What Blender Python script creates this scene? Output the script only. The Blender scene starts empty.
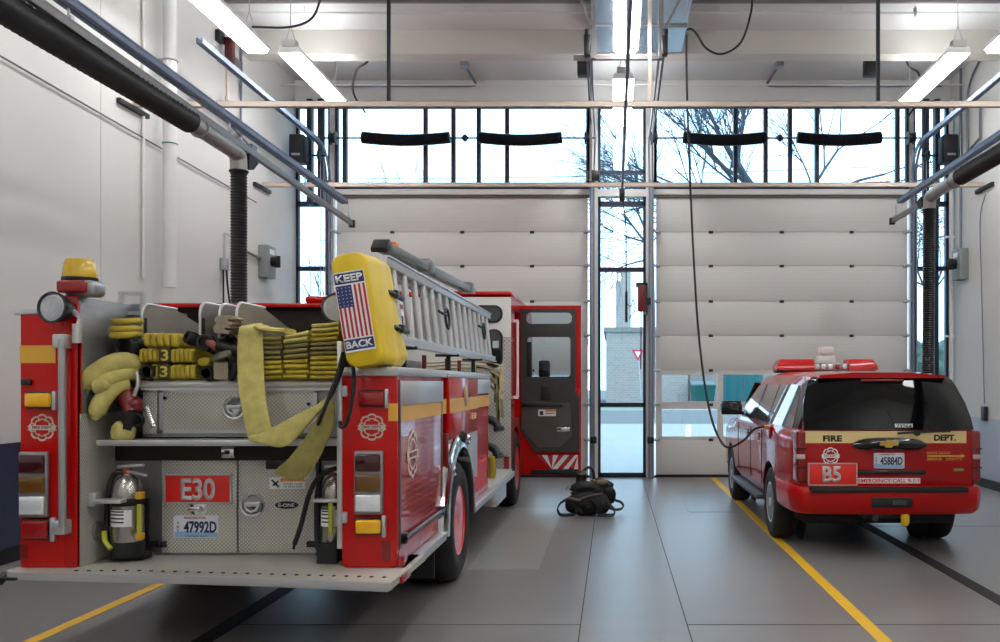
import bpy, bmesh, math, random
from mathutils import Vector, Matrix, noise

random.seed(7)
SC = bpy.context.scene
COL = SC.collection
PI = math.pi
V = Vector
F, EYE, VX, VY = 900.0, 1.75, 613.0, 383.0      # focal length in pixels, eye height, vanishing point


def P(px, py, Y):
    """world point seen at (px, py) at distance Y from the camera"""
    return V(((px - VX) * Y / F, Y, EYE - (py - VY) * Y / F))


def XS(px, X):
    """distance at which a plane x = X is seen at column px"""
    return X * F / (px - VX)


# ------------------------------------------------------------------ materials
def lin(c):
    out = []
    for v in c[:3]:
        v = v / 255.0
        out.append(v / 12.92 if v <= 0.04045 else ((v + 0.055) / 1.055) ** 2.4)
    return (*out, 1.0)


MATS = {}


def mat(name, col, rough=0.5, metal=0.0, coat=0.0, bump=0.0, bscale=40.0, var=0.0, vscale=3.0, emit=None, estr=0.0,
        spec=None, trans=0.0, alpha=1.0, stretch=None, var2=0.0):
    if name in MATS:
        return MATS[name]
    m = bpy.data.materials.new(name)
    m.use_nodes = True
    nt = m.node_tree
    b = nt.nodes['Principled BSDF']
    b.inputs['Base Color'].default_value = lin(col)
    b.inputs['Roughness'].default_value = rough
    b.inputs['Metallic'].default_value = metal
    b.inputs['Coat Weight'].default_value = coat
    b.inputs['Coat Roughness'].default_value = 0.04
    if spec is not None:
        b.inputs['Specular IOR Level'].default_value = spec
    if trans:
        b.inputs['Transmission Weight'].default_value = trans
    if alpha < 1:
        b.inputs['Alpha'].default_value = alpha
    if emit:
        b.inputs['Emission Color'].default_value = lin(emit)
        b.inputs['Emission Strength'].default_value = estr
    tc = nt.nodes.new('ShaderNodeTexCoord')
    vec = tc.outputs['Object']
    if stretch:
        mp = nt.nodes.new('ShaderNodeMapping')
        mp.inputs['Scale'].default_value = stretch
        nt.links.new(vec, mp.inputs['Vector'])
        vec = mp.outputs['Vector']
    if var:
        n = nt.nodes.new('ShaderNodeTexNoise')
        n.inputs['Scale'].default_value = vscale
        n.inputs['Detail'].default_value = 6
        nt.links.new(vec, n.inputs['Vector'])
        r = nt.nodes.new('ShaderNodeMapRange')
        r.inputs['From Min'].default_value = 0.3
        r.inputs['From Max'].default_value = 0.7
        r.inputs['To Min'].default_value = 1 - var
        r.inputs['To Max'].default_value = 1 + var
        nt.links.new(n.outputs['Fac'], r.inputs['Value'])
        mx = nt.nodes.new('ShaderNodeMix')
        mx.data_type = 'RGBA'
        mx.blend_type = 'MULTIPLY'
        mx.inputs['Factor'].default_value = 1
        mx.inputs['A'].default_value = lin(col)
        nt.links.new(r.outputs['Result'], mx.inputs['B'])
        nt.links.new(mx.outputs['Result'], b.inputs['Base Color'])
        if var2:
            r2 = nt.nodes.new('ShaderNodeMapRange')
            r2.inputs['From Min'].default_value = 0.3
            r2.inputs['From Max'].default_value = 0.7
            r2.inputs['To Min'].default_value = max(0.02, rough - var2)
            r2.inputs['To Max'].default_value = rough + var2
            nt.links.new(n.outputs['Fac'], r2.inputs['Value'])
            nt.links.new(r2.outputs['Result'], b.inputs['Roughness'])
    if bump:
        n2 = nt.nodes.new('ShaderNodeTexNoise')
        n2.inputs['Scale'].default_value = bscale
        n2.inputs['Detail'].default_value = 4
        nt.links.new(vec, n2.inputs['Vector'])
        bp = nt.nodes.new('ShaderNodeBump')
        bp.inputs['Strength'].default_value = bump
        bp.inputs['Distance'].default_value = 0.01
        nt.links.new(n2.outputs['Fac'], bp.inputs['Height'])
        nt.links.new(bp.outputs['Normal'], b.inputs['Normal'])
    MATS[name] = m
    return m


def node_math(nt, op, a, b=None, clamp=False):
    n = nt.nodes.new('ShaderNodeMath')
    n.operation = op
    n.use_clamp = clamp
    for i, v in enumerate((a, b)):
        if v is None:
            continue
        if isinstance(v, (int, float)):
            n.inputs[i].default_value = v
        else:
            nt.links.new(v, n.inputs[i])
    return n.outputs[0]


def diamond_plate(name, axes, col=(206, 202, 192), pitch=0.019, rough=0.42):
    """raised lozenge tread plate; axes are the two object axes the sheet lies in"""
    if name in MATS:
        return MATS[name]
    m = mat(name, col, rough, 0.3)
    nt = m.node_tree
    b = nt.nodes['Principled BSDF']
    tc = nt.nodes.new('ShaderNodeTexCoord')
    sp = nt.nodes.new('ShaderNodeSeparateXYZ')
    nt.links.new(tc.outputs['Object'], sp.inputs[0])
    a, c = sp.outputs[axes[0]], sp.outputs[axes[1]]
    u = node_math(nt, 'MULTIPLY', node_math(nt, 'ADD', a, c), 0.7071 / pitch)
    v = node_math(nt, 'MULTIPLY', node_math(nt, 'SUBTRACT', a, c), 0.7071 / pitch)
    fu, fv = node_math(nt, 'FLOOR', u), node_math(nt, 'FLOOR', v)
    par = node_math(nt, 'PINGPONG', node_math(nt, 'ADD', fu, fv), 1.0)
    du = node_math(nt, 'ABSOLUTE', node_math(nt, 'SUBTRACT', node_math(nt, 'SUBTRACT', u, fu), 0.5))
    dv = node_math(nt, 'ABSOLUTE', node_math(nt, 'SUBTRACT', node_math(nt, 'SUBTRACT', v, fv), 0.5))
    l1 = node_math(nt, 'SUBTRACT', 1.0, node_math(nt, 'ADD', node_math(nt, 'DIVIDE', du, 0.5), node_math(nt, 'DIVIDE', dv, 0.19)), True)
    l2 = node_math(nt, 'SUBTRACT', 1.0, node_math(nt, 'ADD', node_math(nt, 'DIVIDE', dv, 0.5), node_math(nt, 'DIVIDE', du, 0.19)), True)
    h = node_math(nt, 'ADD', node_math(nt, 'MULTIPLY', l1, par), node_math(nt, 'MULTIPLY', l2, node_math(nt, 'SUBTRACT', 1.0, par)))
    h = node_math(nt, 'MULTIPLY', h, 2.0, True)
    bp = nt.nodes.new('ShaderNodeBump')
    bp.inputs['Strength'].default_value = 0.8
    bp.inputs['Distance'].default_value = 0.004
    nt.links.new(h, bp.inputs['Height'])
    nt.links.new(bp.outputs['Normal'], b.inputs['Normal'])
    ns = nt.nodes.new('ShaderNodeTexNoise')
    ns.inputs['Scale'].default_value = 4
    ns.inputs['Detail'].default_value = 5
    nt.links.new(tc.outputs['Object'], ns.inputs['Vector'])
    mx = nt.nodes.new('ShaderNodeMix')
    mx.data_type = 'RGBA'
    mx.inputs['A'].default_value = lin([x * 0.80 for x in col])
    mx.inputs['B'].default_value = lin(col)
    nt.links.new(ns.outputs['Fac'], mx.inputs['Factor'])
    # polished wear on the raised lozenges
    mx2 = nt.nodes.new('ShaderNodeMix')
    mx2.data_type = 'RGBA'
    mx2.inputs['B'].default_value = lin([min(255, x * 1.25) for x in col])
    nt.links.new(mx.outputs['Result'], mx2.inputs['A'])
    nt.links.new(h, mx2.inputs['Factor'])
    nt.links.new(mx2.outputs['Result'], b.inputs['Base Color'])
    rg = node_math(nt, 'SUBTRACT', rough + 0.08, node_math(nt, 'MULTIPLY', h, 0.12))
    nt.links.new(rg, b.inputs['Roughness'])
    return m


def ribbed(name, col, axis, period, rough=0.5, depth=0.01, strength=0.6, metal=0.0, coat=0.0, sharp=False, var=0.0):
    """parallel ribs along one object axis"""
    if name in MATS:
        return MATS[name]
    m = mat(name, col, rough, metal, coat, var=var, vscale=2.0)
    nt = m.node_tree
    b = nt.nodes['Principled BSDF']
    tc = nt.nodes.new('ShaderNodeTexCoord')
    sp = nt.nodes.new('ShaderNodeSeparateXYZ')
    nt.links.new(tc.outputs['Object'], sp.inputs[0])
    t = node_math(nt, 'FRACT', node_math(nt, 'DIVIDE', sp.outputs[axis], period))
    d = node_math(nt, 'ABSOLUTE', node_math(nt, 'SUBTRACT', t, 0.5))
    if sharp:
        h = node_math(nt, 'MULTIPLY', d, 9.0, True)
    else:
        h = node_math(nt, 'SINE', node_math(nt, 'MULTIPLY', d, PI))
    bp = nt.nodes.new('ShaderNodeBump')
    bp.inputs['Strength'].default_value = strength
    bp.inputs['Distance'].default_value = depth
    nt.links.new(h, bp.inputs['Height'])
    nt.links.new(bp.outputs['Normal'], b.inputs['Normal'])
    return m


def glass_mat(name, tint=(235, 246, 250), refl=0.06):
    if name in MATS:
        return MATS[name]
    m = bpy.data.materials.new(name)
    m.use_nodes = True
    nt = m.node_tree
    nt.nodes.clear()
    o = nt.nodes.new('ShaderNodeOutputMaterial')
    t = nt.nodes.new('ShaderNodeBsdfTransparent')
    t.inputs[0].default_value = lin(tint)
    g = nt.nodes.new('ShaderNodeBsdfGlossy')
    g.inputs['Roughness'].default_value = 0.01
    lw = nt.nodes.new('ShaderNodeFresnel')
    lw.inputs['IOR'].default_value = 1.45
    mx = nt.nodes.new('ShaderNodeMixShader')
    nt.links.new(lw.outputs[0], mx.inputs[0])
    nt.links.new(t.outputs[0], mx.inputs[1])
    nt.links.new(g.outputs[0], mx.inputs[2])
    nt.links.new(mx.outputs[0], o.inputs[0])
    MATS[name] = m
    return m


# ------------------------------------------------------------------ mesh builder
ORG = {}


def frame_of(d):
    d = d.normalized()
    up = V((0, 0, 1)) if abs(d.z) < 0.9 else V((1, 0, 0))
    a = d.cross(up).normalized()
    return a, a.cross(d).normalized()


class MB:
    def __init__(self):
        self.bm = bmesh.new()

    def box(self, x0, x1, y0, y1, z0, z1, bev=0.0, seg=2):
        x0, x1 = min(x0, x1), max(x0, x1)
        y0, y1 = min(y0, y1), max(y0, y1)
        z0, z1 = min(z0, z1), max(z0, z1)
        r = bmesh.ops.create_cube(self.bm, size=1.0)
        vs = r['verts']
        for v in vs:
            v.co = V((x0 + (v.co.x + .5) * (x1 - x0), y0 + (v.co.y + .5) * (y1 - y0), z0 + (v.co.z + .5) * (z1 - z0)))
        if bev > 0:
            bev = min(bev, 0.45 * min(x1 - x0, y1 - y0, z1 - z0))
            es = list({e for v in vs for e in v.link_edges})
            bmesh.ops.bevel(self.bm, geom=es, offset=bev, segments=seg, affect='EDGES', profile=0.5)
        return self

    def obox(self, c, sx, sy, sz, rot, bev=0.0, seg=2):
        """box of size sx, sy, sz about c turned by the 3x3 matrix rot"""
        r = bmesh.ops.create_cube(self.bm, size=1.0)
        vs = r['verts']
        c = V(c)
        for v in vs:
            v.co = V((v.co.x * sx, v.co.y * sy, v.co.z * sz))
        if bev > 0:
            es = list({e for v in vs for e in v.link_edges})
            rr = bmesh.ops.bevel(self.bm, geom=es, offset=min(bev, .45 * min(sx, sy, sz)), segments=seg, affect='EDGES', profile=0.5)
            vs = list({v for f in rr['faces'] for v in f.verts} | {v for v in vs if v.is_valid})
        for v in vs:
            v.co = c + rot @ v.co
        return self

    def bar(self, p0, p1, w, h, bev=0.0):
        """rectangular bar from p0 to p1, w across, h up"""
        p0, p1 = V(p0), V(p1)
        d = p1 - p0
        a, u = frame_of(d)
        m = Matrix((a, d.normalized(), u)).transposed()
        return self.obox((p0 + p1) / 2, w, d.length, h, m, bev)

    def cyl(self, p0, p1, r0, r1=None, n=16, cap=True):
        p0, p1 = V(p0), V(p1)
        r1 = r0 if r1 is None else r1
        a, u = frame_of(p1 - p0)
        R0, R1 = [], []
        for i in range(n):
            t = 2 * PI * i / n
            q = a * math.cos(t) + u * math.sin(t)
            R0.append(self.bm.verts.new(p0 + q * r0))
            R1.append(self.bm.verts.new(p1 + q * r1))
        for i in range(n):
            j = (i + 1) % n
            self.bm.faces.new((R0[i], R0[j], R1[j], R1[i]))
        if cap:
            self.bm.faces.new(R0[::-1])
            self.bm.faces.new(R1)
        return self

    def loft(self, rings, cap=True, closed=True):
        R = [[self.bm.verts.new(V(p)) for p in ring] for ring in rings]
        n = len(R[0])
        for k in range(len(R) - 1):
            for i in range(n if closed else n - 1):
                j = (i + 1) % n
                try:
                    self.bm.faces.new((R[k][i], R[k][j], R[k + 1][j], R[k + 1][i]))
                except ValueError:
                    pass
        if cap and closed:
            self.bm.faces.new(R[0][::-1])
            self.bm.faces.new(R[-1])
        return self

    def tube(self, pts, r, n=8, cap=True, closed=False):
        pts = [V(p) for p in pts]
        m = len(pts)
        rs = r if isinstance(r, (list, tuple)) else [r] * m
        rings = []
        prev = None
        for i, p in enumerate(pts):
            if closed:
                d = pts[(i + 1) % m] - pts[i - 1]
            else:
                d = pts[min(i + 1, m - 1)] - pts[max(i - 1, 0)]
            if d.length < 1e-9:
                d = V((0, 0, 1))
            d.normalize()
            if prev is None:
                a, u = frame_of(d)
            else:
                a = prev - d * prev.dot(d)
                a = a.normalized() if a.length > 1e-6 else frame_of(d)[0]
                u = a.cross(d)
            prev = a
            rings.append([p + (a * math.cos(2 * PI * k / n) + u * math.sin(2 * PI * k / n)) * rs[i] for k in range(n)])
        if closed:
            rings.append(rings[0])
        return self.loft(rings, cap and not closed)

    def lathe(self, prof, org, axis, n=24):
        """prof: (radius, height) pairs along axis from org"""
        org, axis = V(org), V(axis).normalized()
        a, u = frame_of(axis)
        rings = []
        for r, h in prof:
            r = max(r, 1e-4)
            rings.append([org + axis * h + (a * math.cos(2 * PI * k / n) + u * math.sin(2 * PI * k / n)) * r for k in range(n)])
        return self.loft(rings)

    def prism(self, pts, axis, a0, a1):
        def w(p, a):
            return V((a, p[0], p[1])) if axis == 'x' else V((p[0], a, p[1])) if axis == 'y' else V((p[0], p[1], a))
        A = [self.bm.verts.new(w(p, a0)) for p in pts]
        B = [self.bm.verts.new(w(p, a1)) for p in pts]
        n = len(pts)
        for i in range(n):
            j = (i + 1) % n
            self.bm.faces.new((A[i], A[j], B[j], B[i]))
        self.bm.faces.new(A[::-1])
        self.bm.faces.new(B)
        return self

    def poly(self, pts, O, R, U, d0=0.0, d1=0.003):
        """outline drawn on the plane (O; R, U), thickened along its normal R x U"""
        O, R, U = V(O), V(R).normalized(), V(U).normalized()
        N = R.cross(U)
        A = [self.bm.verts.new(O + R * p[0] + U * p[1] + N * d0) for p in pts]
        B = [self.bm.verts.new(O + R * p[0] + U * p[1] + N * d1) for p in pts]
        n = len(pts)
        for i in range(n):
            j = (i + 1) % n
            self.bm.faces.new((A[i], A[j], B[j], B[i]))
        self.bm.faces.new(A[::-1])
        self.bm.faces.new(B)
        return self

    def ell(self, c, rx, ry, rz, n=16, m=10, rot=None):
        r = bmesh.ops.create_uvsphere(self.bm, u_segments=n, v_segments=m, radius=1.0)
        for v in r['verts']:
            q = V((v.co.x * rx, v.co.y * ry, v.co.z * rz))
            if rot is not None:
                q = rot @ q
            v.co = q + V(c)
        return self

    def torus(self, c, axis, R, r, n=24, m=8):
        a, u = frame_of(V(axis))
        c = V(c)
        return self.tube([c + (a * math.cos(2 * PI * k / n) + u * math.sin(2 * PI * k / n)) * R for k in range(n)], r, m, closed=True)

    def ribbon(self, cs, ws, th):
        """flat strap along cs with half-width vectors ws"""
        cs = [V(c) for c in cs]
        rings = []
        for i, c in enumerate(cs):
            d = (cs[min(i + 1, len(cs) - 1)] - cs[max(i - 1, 0)])
            w = V(ws[i]) if isinstance(ws, list) else V(ws)
            nn = d.cross(w)
            nn = nn.normalized() * th / 2 if nn.length > 1e-9 else V((0, -th / 2, 0))
            ring = []
            for t, k in ((-1, .4), (-.8, 1), (0, 1.15), (.8, 1), (1, .4)):
                ring.append(c + w * t + nn * k)
            for t, k in ((1, -.4), (.8, -1), (0, -1.15), (-.8, -1), (-1, -.4)):
                ring.append(c + w * t + nn * k)
            rings.append(ring)
        return self.loft(rings)

    def jitter(self, amp, scale):
        for v in self.bm.verts:
            v.co += noise.noise_vector(v.co * scale) * amp
        return self

    def build(self, name, m, parent=None, smooth=True, angle=38, origin=None):
        bmesh.ops.recalc_face_normals(self.bm, faces=self.bm.faces[:])
        me = bpy.data.meshes.new(name)
        o = bpy.data.objects.new(name, me)
        COL.objects.link(o)
        if parent is not None:
            org = ORG[parent]
            o.parent = parent
        else:
            xs = [v.co for v in self.bm.verts]
            lo = V((min(v.x for v in xs), min(v.y for v in xs), min(v.z for v in xs)))
            hi = V((max(v.x for v in xs), max(v.y for v in xs), max(v.z for v in xs)))
            org = V(origin) if origin is not None else V(((lo.x + hi.x) / 2, (lo.y + hi.y) / 2, lo.z))
            o.location = org
        ORG[o] = org
        for v in self.bm.verts:
            v.co -= org
        self.bm.to_mesh(me)
        self.bm.free()
        me.materials.append(m)
        if smooth:
            me.polygons.foreach_set('use_smooth', [True] * len(me.polygons))
            me.set_sharp_from_angle(angle=math.radians(angle))
        return o


def thing(name, label, cat, loc, group=None):
    o = bpy.data.objects.new(name, None)
    COL.objects.link(o)
    o.empty_display_size = 0.1
    o.location = loc
    ORG[o] = V(loc)
    return tag(o, label, cat, group)


def tag(o, label, cat, group=None, kind=None):
    if label:
        o['label'] = label
    if cat:
        o['category'] = cat
    if group:
        o['group'] = group
    if kind:
        o['kind'] = kind
    return o


def struct(o, label=None, cat=None):
    o['kind'] = 'structure'
    return tag(o, label, cat)


def dup(o, delta, label=None, parent=None):
    c = o.copy()
    COL.objects.link(c)
    if parent is None:
        c.location = V(o.location) + V(delta)
        ORG[c] = ORG[o] + V(delta)
    else:
        c.parent = parent
    for ch in list(o.children):
        dup(ch, delta, None, c)
    if label:
        c['label'] = label
    return c


DG = None


def lettering(s, w, h, c, R, U, m, parent, depth=0.003, bold=0.0, name='lettering', d0=0.0, squeeze=None):
    """writing fitted into a w x h box centred at c on the plane (R, U)"""
    cu = bpy.data.curves.new('letters', 'FONT')
    cu.body = s
    cu.size = 1.0
    cu.offset = bold
    cu.resolution_u = 3
    ob = bpy.data.objects.new('letters', cu)
    COL.objects.link(ob)
    bpy.context.view_layer.update()
    me = bpy.data.meshes.new_from_object(ob.evaluated_get(bpy.context.evaluated_depsgraph_get()))
    bpy.data.objects.remove(ob)
    bpy.data.curves.remove(cu)
    xs = [v.co.x for v in me.vertices]
    ys = [v.co.y for v in me.vertices]
    x0, x1, y0, y1 = min(xs), max(xs), min(ys), max(ys)
    R, U, c = V(R).normalized(), V(U).normalized(), V(c)
    N = R.cross(U)
    bm = bmesh.new()
    bm.from_mesh(me)
    r = bmesh.ops.extrude_face_region(bm, geom=bm.faces[:])
    top = {v for v in r['geom'] if isinstance(v, bmesh.types.BMVert)}
    for v in bm.verts:
        q = c + R * ((v.co.x - x0) / (x1 - x0) - .5) * w + U * ((v.co.y - y0) / (y1 - y0) - .5) * h
        v.co = q + N * (depth if v in top else d0)
    bpy.data.meshes.remove(me)
    b = MB()
    b.bm.free()
    b.bm = bm
    return b.build(name, m, parent, smooth=False)


def cut(o, cutter_mb):
    """subtract a closed shape from a mesh"""
    k = cutter_mb.build('cutter', MATS['black_plastic'], None, smooth=False)
    md = o.modifiers.new('cut', 'BOOLEAN')
    md.object = k
    md.operation = 'DIFFERENCE'
    md.solver = 'EXACT'
    bpy.context.view_layer.update()
    me = bpy.data.meshes.new_from_object(o.evaluated_get(bpy.context.evaluated_depsgraph_get()))
    o.modifiers.clear()
    o.data = me
    bpy.data.objects.remove(k)
    me.polygons.foreach_set('use_smooth', [True] * len(me.polygons))
    me.set_sharp_from_angle(angle=math.radians(30))


def arc(c, r, a0, a1, n):
    return [(c[0] + r * math.cos(math.radians(a0 + (a1 - a0) * i / n)), c[1] + r * math.sin(math.radians(a0 + (a1 - a0) * i / n))) for i in range(n + 1)]


def rrect(w, h, r, n=5):
    p = []
    for cx, cy, a in ((w / 2 - r, h / 2 - r, 0), (-w / 2 + r, h / 2 - r, 90), (-w / 2 + r, -h / 2 + r, 180), (w / 2 - r, -h / 2 + r, 270)):
        p += arc((cx, cy), r, a, a + 90, n)
    return p


def spline(pts, k=8):
    """Catmull-Rom through pts"""
    pts = [V(p) for p in pts]
    q = [pts[0] * 2 - pts[1]] + pts + [pts[-1] * 2 - pts[-2]]
    out = []
    for i in range(1, len(q) - 2):
        a, b, c, d = q[i - 1], q[i], q[i + 1], q[i + 2]
        for j in range(k):
            t = j / k
            out.append(0.5 * ((2 * b) + (c - a) * t + (2 * a - 5 * b + 4 * c - d) * t * t + (3 * b - a - 3 * c + d) * t ** 3))
    out.append(pts[-1])
    return out


RX, UZ, NY = V((1, 0, 0)), V((0, 0, 1)), V((0, 1, 0))

# palette
white_paint = mat('white_paint', (212, 212, 210), 0.55, bump=0.03, bscale=60)
wall_paint = mat('wall_paint', (208, 207, 204), 0.6, bump=0.04, bscale=25, var=0.02, vscale=0.8)
ceil_paint = mat('ceiling_paint', (208, 208, 207), 0.7, bump=0.04, bscale=20)
navy = mat('navy_wainscot', (52, 60, 84), 0.22, coat=0.25, var=0.05, vscale=2)
black_rubber = mat('black_rubber', (22, 22, 23), 0.65, bump=0.08, bscale=90)
black_plastic = mat('black_plastic', (20, 20, 22), 0.42)
black_gloss = mat('black_gloss', (10, 10, 11), 0.12, coat=0.5)
dark_metal = mat('dark_metal', (46, 48, 52), 0.5, 0.5)
frame_metal = mat('dark_blue_frame', (38, 47, 66), 0.45, 0.3)
galv = mat('galvanised', (168, 172, 178), 0.36, 0.85, var=0.12, vscale=9)
blue_galv = mat('blue_galvanised', (122, 134, 156), 0.55, 0.5, var=0.1, vscale=6)
grey_strut = mat('grey_strut', (128, 126, 126), 0.45, 0.5)
brass_strut = mat('gold_strut', (206, 190, 176), 0.45, 0.35, var=0.1, vscale=2)
alu = mat('aluminium', (200, 201, 202), 0.34, 0.6, bump=0.02, bscale=80)
chrome = mat('chrome', (215, 215, 215), 0.08, 1.0)
steel_sheet = mat('brushed_sheet', (150, 150, 152), 0.36, 0.6, var=0.12, vscale=3, stretch=(1, 1, 5))
red_paint = mat('red_paint', (184, 10, 8), 0.22, coat=0.35, spec=0.2)
red_dark = mat('dark_red_paint', (120, 10, 10), 0.35, coat=0.4)
gold_tape = mat('gold_tape', (224, 168, 62), 0.4)
cream_tape = mat('cream_tape', (226, 200, 138), 0.4)
white_tape = mat('white_tape', (232, 232, 230), 0.45)
silver_tape = mat('silver_tape', (205, 205, 205), 0.4, 0.2)
sign_red = mat('sign_red', (226, 40, 28), 0.4)
red_lens = mat('red_lens', (150, 6, 8), 0.1, coat=0.8)
dim_red_lens = mat('smoked_red_lens', (60, 8, 12), 0.1, coat=0.8)
amber_lens = mat('amber_lens', (236, 176, 8), 0.12, coat=0.8)
dim_amber_lens = mat('smoked_amber_lens', (104, 66, 14), 0.12, coat=0.8)
clear_lens = mat('clear_lens', (238, 240, 244), 0.12, 0.35, coat=0.8, bump=0.2, bscale=60)
hose_yellow = mat('yellow_hose', (188, 166, 54), 0.8, bump=0.3, bscale=160, var=0.14, vscale=18)
hose_tan = mat('faded_hose', (196, 184, 108), 0.85, bump=0.3, bscale=160, var=0.16, vscale=14)
hose_dim = mat('dull_hose', (134, 122, 74), 0.85, bump=0.3, bscale=160, var=0.16, vscale=14)
hose_grey = mat('grey_hose', (150, 138, 118), 0.85, bump=0.3, bscale=160, var=0.12, vscale=14)
bag_yellow = mat('yellow_vinyl', (224, 190, 24), 0.42, bump=0.5, bscale=11, var=0.05, vscale=6)
tyre_mat = mat('tyre', (24, 24, 25), 0.75, bump=0.15, bscale=60)
dark_glass = mat('dark_glass', (6, 7, 8), 0.03, spec=.4)
tint_glass = mat('tinted_glass', (20, 22, 26), 0.03, coat=1.0)
sticker_white = mat('white_sticker', (230, 230, 228), 0.5)
ink = mat('black_ink', (22, 24, 30), 0.6)
flag_blue = mat('flag_blue', (34, 48, 104), 0.55)
flag_red = mat('flag_red', (176, 32, 44), 0.55)
flag_white = mat('flag_white', (228, 226, 222), 0.55)
door_skin = ribbed('door_skin', (206, 205, 202), 2, 0.0806, 0.5, 0.005, 0.22, sharp=True)
door_plain = mat('door_white', (206, 205, 202), 0.5)
tread_xz = diamond_plate('tread_plate_upright', (0, 2))
tread_yz = diamond_plate('tread_plate_side', (1, 2))
tread_xy = diamond_plate('tread_plate_flat', (0, 1))
pane_glass = glass_mat('window_glass')
hose_ribs = None
# ------------------------------------------------------------------ camera, sky, view
cam = bpy.data.cameras.new('camera')
cam.lens = 36 * F / 1000
cam.sensor_width = 36
cam.shift_x = (500 - VX) / 1000
cam.shift_y = (VY - 321) / 1000
cam.clip_end = 500
co = bpy.data.objects.new('camera', cam)
co.location = (0, 0, EYE)
co.rotation_euler = (PI / 2, 0, 0)
COL.objects.link(co)
SC.camera = co
SC.view_settings.view_transform = 'Standard'
SC.view_settings.look = 'None'
SC.view_settings.gamma = 1
SC.view_settings.exposure = 0.0
SC.view_settings.use_curve_mapping = False

w = bpy.data.worlds.new('world')
SC.world = w
w.use_nodes = True
nt = w.node_tree
bg = nt.nodes['Background']
tc = nt.nodes.new('ShaderNodeTexCoord')
ns = nt.nodes.new('ShaderNodeTexNoise')
ns.inputs['Scale'].default_value = 2.2
ns.inputs['Detail'].default_value = 5
nt.links.new(tc.outputs['Generated'], ns.inputs['Vector'])
cr = nt.nodes.new('ShaderNodeValToRGB')
cr.color_ramp.elements[0].position = 0.4
cr.color_ramp.elements[0].color = (0.60, 0.80, 1.0, 1)
cr.color_ramp.elements[1].position = 0.62
cr.color_ramp.elements[1].color = (0.72, 0.88, 1.0, 1)
nt.links.new(ns.outputs['Fac'], cr.inputs['Fac'])
nt.links.new(cr.outputs['Color'], bg.inputs['Color'])
bg.inputs['Strength'].default_value = 4.0

# ------------------------------------------------------------------ room
WL, WR, YB, YF, ZC = -5.894, 6.24, 16.67, -7.0, 7.36
ZD, ZT0, ZT1 = 5.23, 5.34, 6.92        # door top, transom bottom and top

floor_m = mat('floor_concrete', (126, 124, 122), 0.31, bump=0.012, bscale=30, var=0.10, vscale=2.2, var2=0.03, stretch=(0.6, 1.6, 1))
patch_m = mat('floor_patch', (146, 147, 142), 0.3, bump=0.05, bscale=8, var=0.03, vscale=2)
patch2_m = mat('floor_patch_dark', (116, 118, 122), 0.3, bump=0.05, bscale=8, var=0.03, vscale=2)
joint_m = mat('floor_joint', (60, 60, 60), 0.8)
yellow_m = mat('floor_yellow', (222, 172, 22), 0.5, var=0.05, vscale=8)
drain_m = ribbed('drain_grate', (40, 40, 42), 1, 0.03, 0.6, 0.01, 0.8, 0.3)
base_m = mat('black_base', (24, 24, 28), 0.5)

struct(MB().box(WL - .3, WR + .3, YF - .3, YB + .15, -.2, 0).build('floor', floor_m))
struct(MB().box(WL - .3, WR + .3, YF - .3, YB + .3, ZC, ZC + .2).build('ceiling', ceil_paint))
k = MB().box(WL, WR, 14.3, 14.62, 6.98, ZC)
struct(k.build('trim_1', mat('beam_paint', (200, 196, 188), .6, bump=.04)), 'deep cream painted ceiling beam crossing above the bay doors', 'beam')
k = MB().box(WL, WR, 13.15, 13.19, 7.31, ZC)
struct(k.build('trim_2', grey_strut))
for i, y in enumerate((9.6, 4.5, -.5)):
    struct(MB().box(WL, WR, y, y + .32, 6.98, ZC).build('trim_%d' % (i + 3), MATS['beam_paint']))
struct(MB().box(WL - .3, WL, YF - .3, YB + .3, 0, ZC).build('wall_left', wall_paint))
struct(MB().box(WR, WR + .3, YF - .3, YB + .3, 0, ZC).build('wall_right', wall_paint))
struct(MB().box(WL, WR, YF - .3, YF, 0, ZC).build('wall_front', wall_paint))
# navy glazed lower wall and black base, both sides
struct(MB().box(WL, WL + .02, YF, YB, .15, 1.165).build('trim_6', navy))
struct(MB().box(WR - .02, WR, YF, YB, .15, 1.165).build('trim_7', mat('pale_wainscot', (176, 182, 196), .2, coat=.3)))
struct(MB().box(WL, WL + .03, YF, YB, 0, .15).build('baseboard_left', base_m))
struct(MB().box(WR - .03, WR, YF, YB, 0, .15).build('baseboard_right', base_m))
# panel seams of the left wall
for i, y in enumerate((10.35,)):
    struct(MB().box(WL, WL + .004, y, y + .012, 1.17, ZC).build('trim_%d' % (i + 8), mat('wall_seam', (194, 192, 190), .7)))

XD = ((-5.167, -.426), (.759, 5.50))
wb = MB()
wb.box(WL - .3, WR + .3, YB, YB + .3, ZT1, ZC)
for a, b in XD:
    wb.box(a - .08, b + .08, YB, YB + .2, ZD, ZT0)
wb.box(XD[0][1] + .14, XD[1][0] - .15, YB, YB + .2, ZD - .02, ZT0)
for a, b in ((-5.25, -5.167), (-.426, -.28), (.61, .759), (5.50, 5.57)):
    wb.box(a, b, YB, YB + .22, 0, ZT1)
struct(wb.build('wall_back', white_paint))
struct(MB().box(WL - .3, WR + .3, YB + .02, YB + .2, -.02, .03).build('trim_10', black_rubber))


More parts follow.
